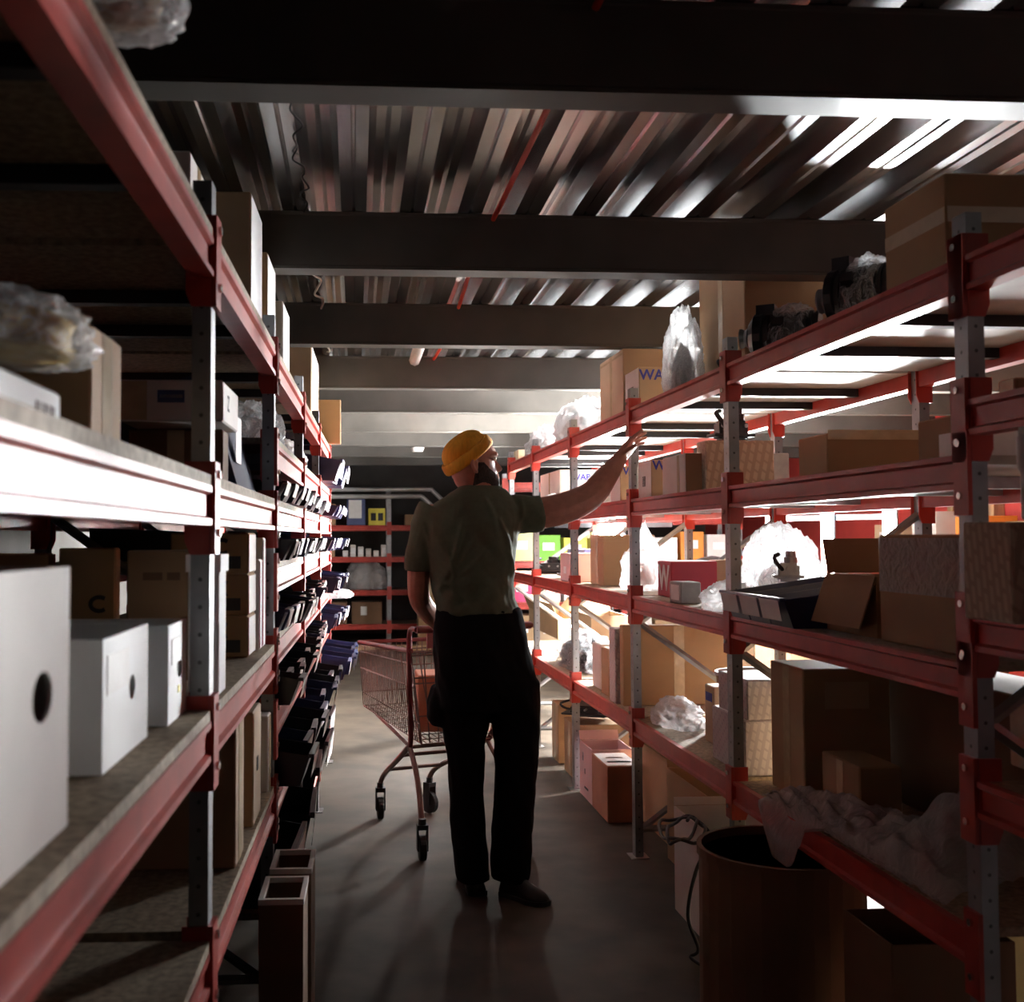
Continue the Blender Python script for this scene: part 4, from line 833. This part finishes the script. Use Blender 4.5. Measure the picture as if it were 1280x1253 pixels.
bm = bmesh.new(); tube(bm, [edge(0, True, -1), edge(1, True, -1), edge(1, True, 1), edge(0, True, 1)], .011, 8); obj('top_rim', bm, 'cartred', cart)
bm = bmesh.new(); tube(bm, [(-.285, -.03, 1.0), (.285, -.03, 1.0)], .017, 12); obj('handle_bar', bm, 'cartred', cart)
bm = bmesh.new(); bx(bm, -.2, .2, .04, .05, .91, .99); obj('advert_panel', bm, 'cartred', cart)
for s in (-1, 1):
    bm = bmesh.new(); tube(bm, smoothpath([(s*.285, -.035, 1.0), (s*.285, .03, .995), (s*.275, .07, .93), (s*.245, .13, .70), (s*.21, .20, .50), (s*.2, .24, .44)], 4), .012, 8); obj('handle_arm', bm, 'cartred', cart)
    bm = bmesh.new(); tube(bm, smoothpath([(s*.2, .24, .45), (s*.215, .12, .33), (s*.245, .0, .15)], 4), .013, 8); obj('rear_leg', bm, 'cartwire', cart)
    bm = bmesh.new(); tube(bm, smoothpath([(s*.2, .24, .45), (s*.175, .42, .36), (s*.14, .66, .25), (s*.135, .74, .19), (s*.135, .75, .15)], 4), .013, 8); obj('front_leg', bm, 'cartwire', cart)
    bm = bmesh.new(); tube(bm, [(s*.2, .24, .45), (s*.165, Lc-.1, .535)], .010, 8); obj('basket_bearer', bm, 'cartwire', cart)
for y, x, z in ((.62, .145, .268), (.26, .2, .44), (.36, .18, .385)):
    bm = bmesh.new(); tube(bm, [(-x, y, z), (x, y, z)], .009, 8); obj('crossbar', bm, 'cartwire', cart)
for s in (-1, 1):
    for (x, y) in ((s*.245, .0), (s*.135, .75)):
        c = bpy.data.objects.new('caster', None)
        bm = bmesh.new(); bx(bm, -.024, -.018, -.022, .022, .045, .15); bx(bm, .018, .024, -.022, .022, .045, .15); bx(bm, -.024, .024, -.022, .022, .135, .155); tube(bm, [(0, 0, .15), (0, 0, .18)], .017, 10)
        f = obj('caster_fork', bm, 'rubber', cart, (x, y, 0), .3*s)
        bm = bmesh.new(); tube(bm, [(-.016, 0, .055), (-.012, 0, .055), (.012, 0, .055), (.016, 0, .055)], [.048, .054, .054, .048], 20); obj('wheel', bm, 'rubber', f)
        bpy.data.objects.remove(c)
M = Matrix.Translation((.515, 5.0, 0)) @ Matrix.Rotation(cart_rz, 4, 'Z'); q = M @ Vector((.02, .32, .505))
box(q, cart_rz-.35, (.27, .24, .26), 'orange-red carton inside the shopping cart', 'corange', [('tape', 't', 'v', .5, .05), ('label', 't', .8, .3, .3, .3, 'paper'), ('text', 'n', 'W', .7, .55, .06, 'white')])
# ------------------------------------------------------------------ lamps
emit('led', (.97, .99, 1), LAMP); emit('flood', (1, .93, .85), FLOOD); emit('bulb', (1, .98, .95), BULB)
def light_stand(label, x, y, z0, z1, rz, bars, m):
    t = thing('work_light', label, 'lamp', (x, y, 0), rz)
    bm = bmesh.new(); tube(bm, [(0, 0, .35), (0, 0, z1)], .014, 10); obj('pole', bm, 'black', t)
    for k in range(3):
        a = 2*math.pi*k/3; bm = bmesh.new(); tube(bm, [(0, 0, .5), (.42*math.cos(a), .42*math.sin(a), .012)], .010, 8); obj('leg', bm, 'black', t)
    bm = bmesh.new(); bx(bm, -.52, .52, .02, .04, (z0+z1)/2-.02, (z0+z1)/2+.02); obj('crossbar', bm, 'black', t)
    for b in bars:
        bm = bmesh.new(); bx(bm, b-.05, b+.05, .0, .02, z0, z1); hs = obj('lamp_housing', bm, 'black', t)
        bm = bmesh.new(); bx(bm, b-.045, b+.045, -.012, -.001, z0+.01, z1-.01); obj('light_panel', bm, m, hs)
    return t
# three upright light bars in the next aisle; they face the racks (towards -x)
light_stand('bright work light of three upright bars seen through the right rack', 3.33, 7.72, 1.06, 2.0, math.radians(-64), (-.52, 0, .52), 'led')
light_stand('work light standing at the far end of the aisle behind the man', 1.38, 13.2, 1.3, 1.75, math.radians(-3), (-.05, .05), 'flood')
light_stand('glowing work light standing behind the tied cloudy bag', 2.2, 9.55, 1.28, 1.72, math.radians(-28), (-.055, .055), 'bulb')
# ------------------------------------------------------------------ cables and pipes under the deck
def run(name, pts, r, m, label, cat='cable', k=5):
    bm = bmesh.new(); tube(bm, smoothpath(pts, k), r, 8); return tag(obj(name, bm, m, smooth=True), label, cat)
run('red_cable', [(.52, -.5, 2.505), (.50, 2, 2.5), (.49, 3, 2.503), (.47, 4.4, 2.5), (.5, 6, 2.503), (.45, 8, 2.5), (.45, 10, 2.503)], .009, 'redcable', 'red cable running along the ribs of the steel ceiling')
run('white_cable', [(-.165+.012*math.sin(i*2.3)+.010*math.sin(i*.9), 2.4+i*.065+.012*math.sin(i*3.1), 2.508+.004*math.sin(i*1.7)) for i in range(22)], .003, 'cable', 'wavy black cable under the ceiling above the left rack')
run('white_cable', [(-.17+.02*math.sin(i*1.9+1), 3.9+i*.13, 2.50+.012*math.sin(i*2.1)) for i in range(22)], .005, 'whitecable', 'wavy pale cable under the ceiling beyond the second girder')
run('conduit', [(.36, 5.45, 2.49), (.36, 6.85, 2.49)], .035, 'offwhite', 'short thick pink-white conduit under the ceiling', 'pipe')
for k, (za, zb) in enumerate([(2.02, 1.72), (1.93, 1.60)]):
    run('wall_pipe', [(-.6, 14.45, za), (.4, 14.45, za), (.92-.15*k, 14.45, za), (1.0-.12*k, 14.45, za-.03), (1.28-.1*k, 14.45, zb), (1.36-.1*k, 14.45, zb-.08)], .028, 'pipe', ['upper', 'lower'][k]+' pale bent pipe in front of the far rack', 'pipe', 4)
bm = bmesh.new(); tube(bm, [(.62, 11.3, 2.31), (.62, 11.3, 2.27)], [.07, .055], 16); tag(obj('smoke_detector', bm, 'offwhite'), 'small round detector under a far girder', 'detector')
# ------------------------------------------------------------------ far rack contents
def fb(fr, u0, z, w, d, h, lab, m, parts=(), y=.05, name='carton', cat='box'):
    return box(fr.w(y+d/2, u0, z+.001), 0, (w, d, h), lab, m, parts, name, cat, 1)
fb(FR, .12, 1.56, .22, .3, .28, 'brown carton on the top shelf of the far dim rack', 'card2', [('tape', 'n', 'v', .5, .05)])
fb(FR, -.28, 1.56, .3, .3, .2, 'dark carton leftmost on the far top shelf', 'carddark', [('tape', 'n', 'v', .5, .05)])
fb(FR, .50, 1.56, .24, .3, .34, 'blue crate with white paper on the far top shelf', 'bluepl', [('label', 'n', .45, .62, .7, .7, 'paper')], name='storage_crate', cat='crate')
fb(FR, .77, 1.56, .22, .3, .22, 'yellow box with dark print on the far top shelf', 'yellow', [('label', 'n', .3, .5, .3, .45, 'ink'), ('label', 'n', .72, .5, .3, .45, 'ink')])
fb(FR, 1.28, 1.56, .28, .3, .14, 'small pale carton right of the far post', 'card3', [('tape', 'n', 'v', .5, .05)])
fb(FR, -.2, 1.15, .3, .3, .22, 'dark brown carton on the middle shelf of the far dim rack', 'carddark', [('tape', 'n', 'v', .5, .05)])
fb(FR, .12, 1.15, .2, .3, .25, 'tan carton on the middle shelf of the far dim rack', 'card2', [('tape', 'n', 'v', .5, .05)])
for k in range(6):
    fb(FR, .36+.1*k, 1.15, .07, .12, .08+.05*((k*7) % 4)/2, f"small white package, {ordn[k]} from left on the far middle shelf", 'offwhite', [('label', 'n', .5, .5, .7, .5, 'paper')], name='package', cat='package')
bag((.12, 14.66, .722), (.62, .26, .40), 'big grey translucent sack hanging before the far dim rack', 'filmdusty', 51, parts=[('contents', 'greycard', .8, (0, .01, .02))])
for k in (0, 1): fb(FR, -.5+.28*k, .72, .24, .3, .3-.03*(k % 3), f"dark carton, {ordn[k]} from left on the far low shelf", ['carddark', 'navy', 'black', 'carddark', 'card2'][k], [('tape', 'n', 'v', .5, .05)])
for k in range(3): fb(FR, -.28+.46*k, .28, .4, .4, .28, f"dark crate, {ordn[k]} from left on the far lowest shelf", 'carddark', [('label', 'n', .4, .6, .2, .4, 'offwhite')], name='storage_crate', cat='crate')
box((.98, 14.1, .001), 0, (.42, .3, 1.05), 'tall tan carton standing at the far end of the aisle', 'card2', [('tape', 'n', 'v', .35, .04), ('tape', 'n', 'h', .6, .04)])
bm = bmesh.new(); bx(bm, -.65, .65, -.1, .1, 0, .06); tag(obj('floor_plank', bm, 'wood', None, (.25, 14.0, .001)), 'pale wooden beam lying on the floor before the far rack', 'plank')
# lit rack behind the man
cols = ['green', 'paleyellow', 'yellow', 'card3', 'purple', 'white', 'magenta', 'pink', 'green', 'card', 'paleyellow', 'bluepl']
words = {'green': 'green', 'paleyellow': 'pale yellow', 'yellow': 'bright yellow', 'card3': 'tan', 'purple': 'dark purple', 'white': 'white', 'magenta': 'magenta', 'pink': 'pink', 'card': 'brown', 'bluepl': 'blue', 'orange': 'orange', 'offwhite': 'cream', 'cardred': 'reddish brown'}
sn = {.28: 'lowest', .72: 'second', 1.15: 'third', 1.6: 'fourth', 1.97: 'top'}
for z, row in ((1.15, ['paleyellow', 'green', 'yellow', 'paleyellow', 'card3', 'white', 'orange', 'offwhite']), (.72, ['magenta', 'pink', 'white', 'green', 'paleyellow', 'bluepl', 'card', 'yellow']), (.28, ['card', 'card3', 'pink', 'card', 'offwhite', 'card', 'card3', 'cardred']), (1.6, ['offwhite', 'magenta', 'white', 'card3', 'offwhite', 'card', 'white', 'card3'])):
    for k, c in enumerate(row):
        fb(FR2, .18+.285*k if k < 4 else 1.43+.285*(k-4), z, .25, .35, .24+.06*((k*5+int(z*10)) % 3)/2-(.05 if z == 1.6 else 0), f"{words[c]} box, {ordn[k]} from left on the {sn[z]} shelf of the lit back rack", c, [('label', 'n', .5, .55, .5, .3, 'paper')])
# ------------------------------------------------------------------ next aisle: timber studs against the red wall, cartons
for k in range(8):
    y = 5.6+k*.62; bm = bmesh.new(); bx(bm, -.09, 0, -.045, .045, 0, 2.318); tag(obj('timber_stud', bm, 'wood', None, (X1-.001, y, .001)), f"pale timber stud on the red wall, {ordn[k]} from the camera", 'stud', 'studs on the red wall')
for k, z in enumerate((.55, 1.25, 1.95)):
    bm = bmesh.new(); bx(bm, -.45, -.1, 0, 5.2, 0, .03); o = tag(obj('wall_shelf', bm, 'wood', None, (X1-.002, 5.4, z)), f"timber shelf along the red wall, {['lowest', 'middle', 'highest'][k]}", 'shelf', 'shelves on the red wall')
rnd = random.Random(9)
for k in range(7):
    c = ['orange', 'card3', 'white', 'card', 'orange', 'offwhite', 'card3'][k]
    box((X1-.28, 5.65+.7*k, 1.281), 0, (.28, .4, .22+.05*(k % 3)), f"{words[c]} box, {ordn[k]} along the middle shelf of the red wall", c, [('label', 'a', .5, .5, .5, .4, 'paper')])
    c = ['card', 'orange', 'card3', 'white', 'card', 'orange', 'card'][k]
    box((X1-.28, 5.65+.7*k, 1.981), 0, (.28, .4, .18+.05*(k % 3)), f"{words[c]} box, {ordn[k]} along the highest shelf of the red wall", c, [('label', 'a', .5, .5, .5, .4, 'paper')])
for k, (x, y, w, d, h, c) in enumerate([(3.0, 3.3, .4, .4, .9, 'orange'), (3.3, 4.3, .5, .4, .8, 'card3'), (3.4, 8.4, .5, .5, 1.0, 'card'), (3.2, 9.8, .5, .4, .7, 'card3')]):
    box((x, y, .001), .1*k, (w, d, h), ['tall orange box standing in the next aisle', 'tan carton standing in the next aisle near the red wall', 'big brown carton in the next aisle beyond the work light', 'tan carton on the floor beyond the right rack'][k], c, [('tape', 'n', 'v', .5, .05)])
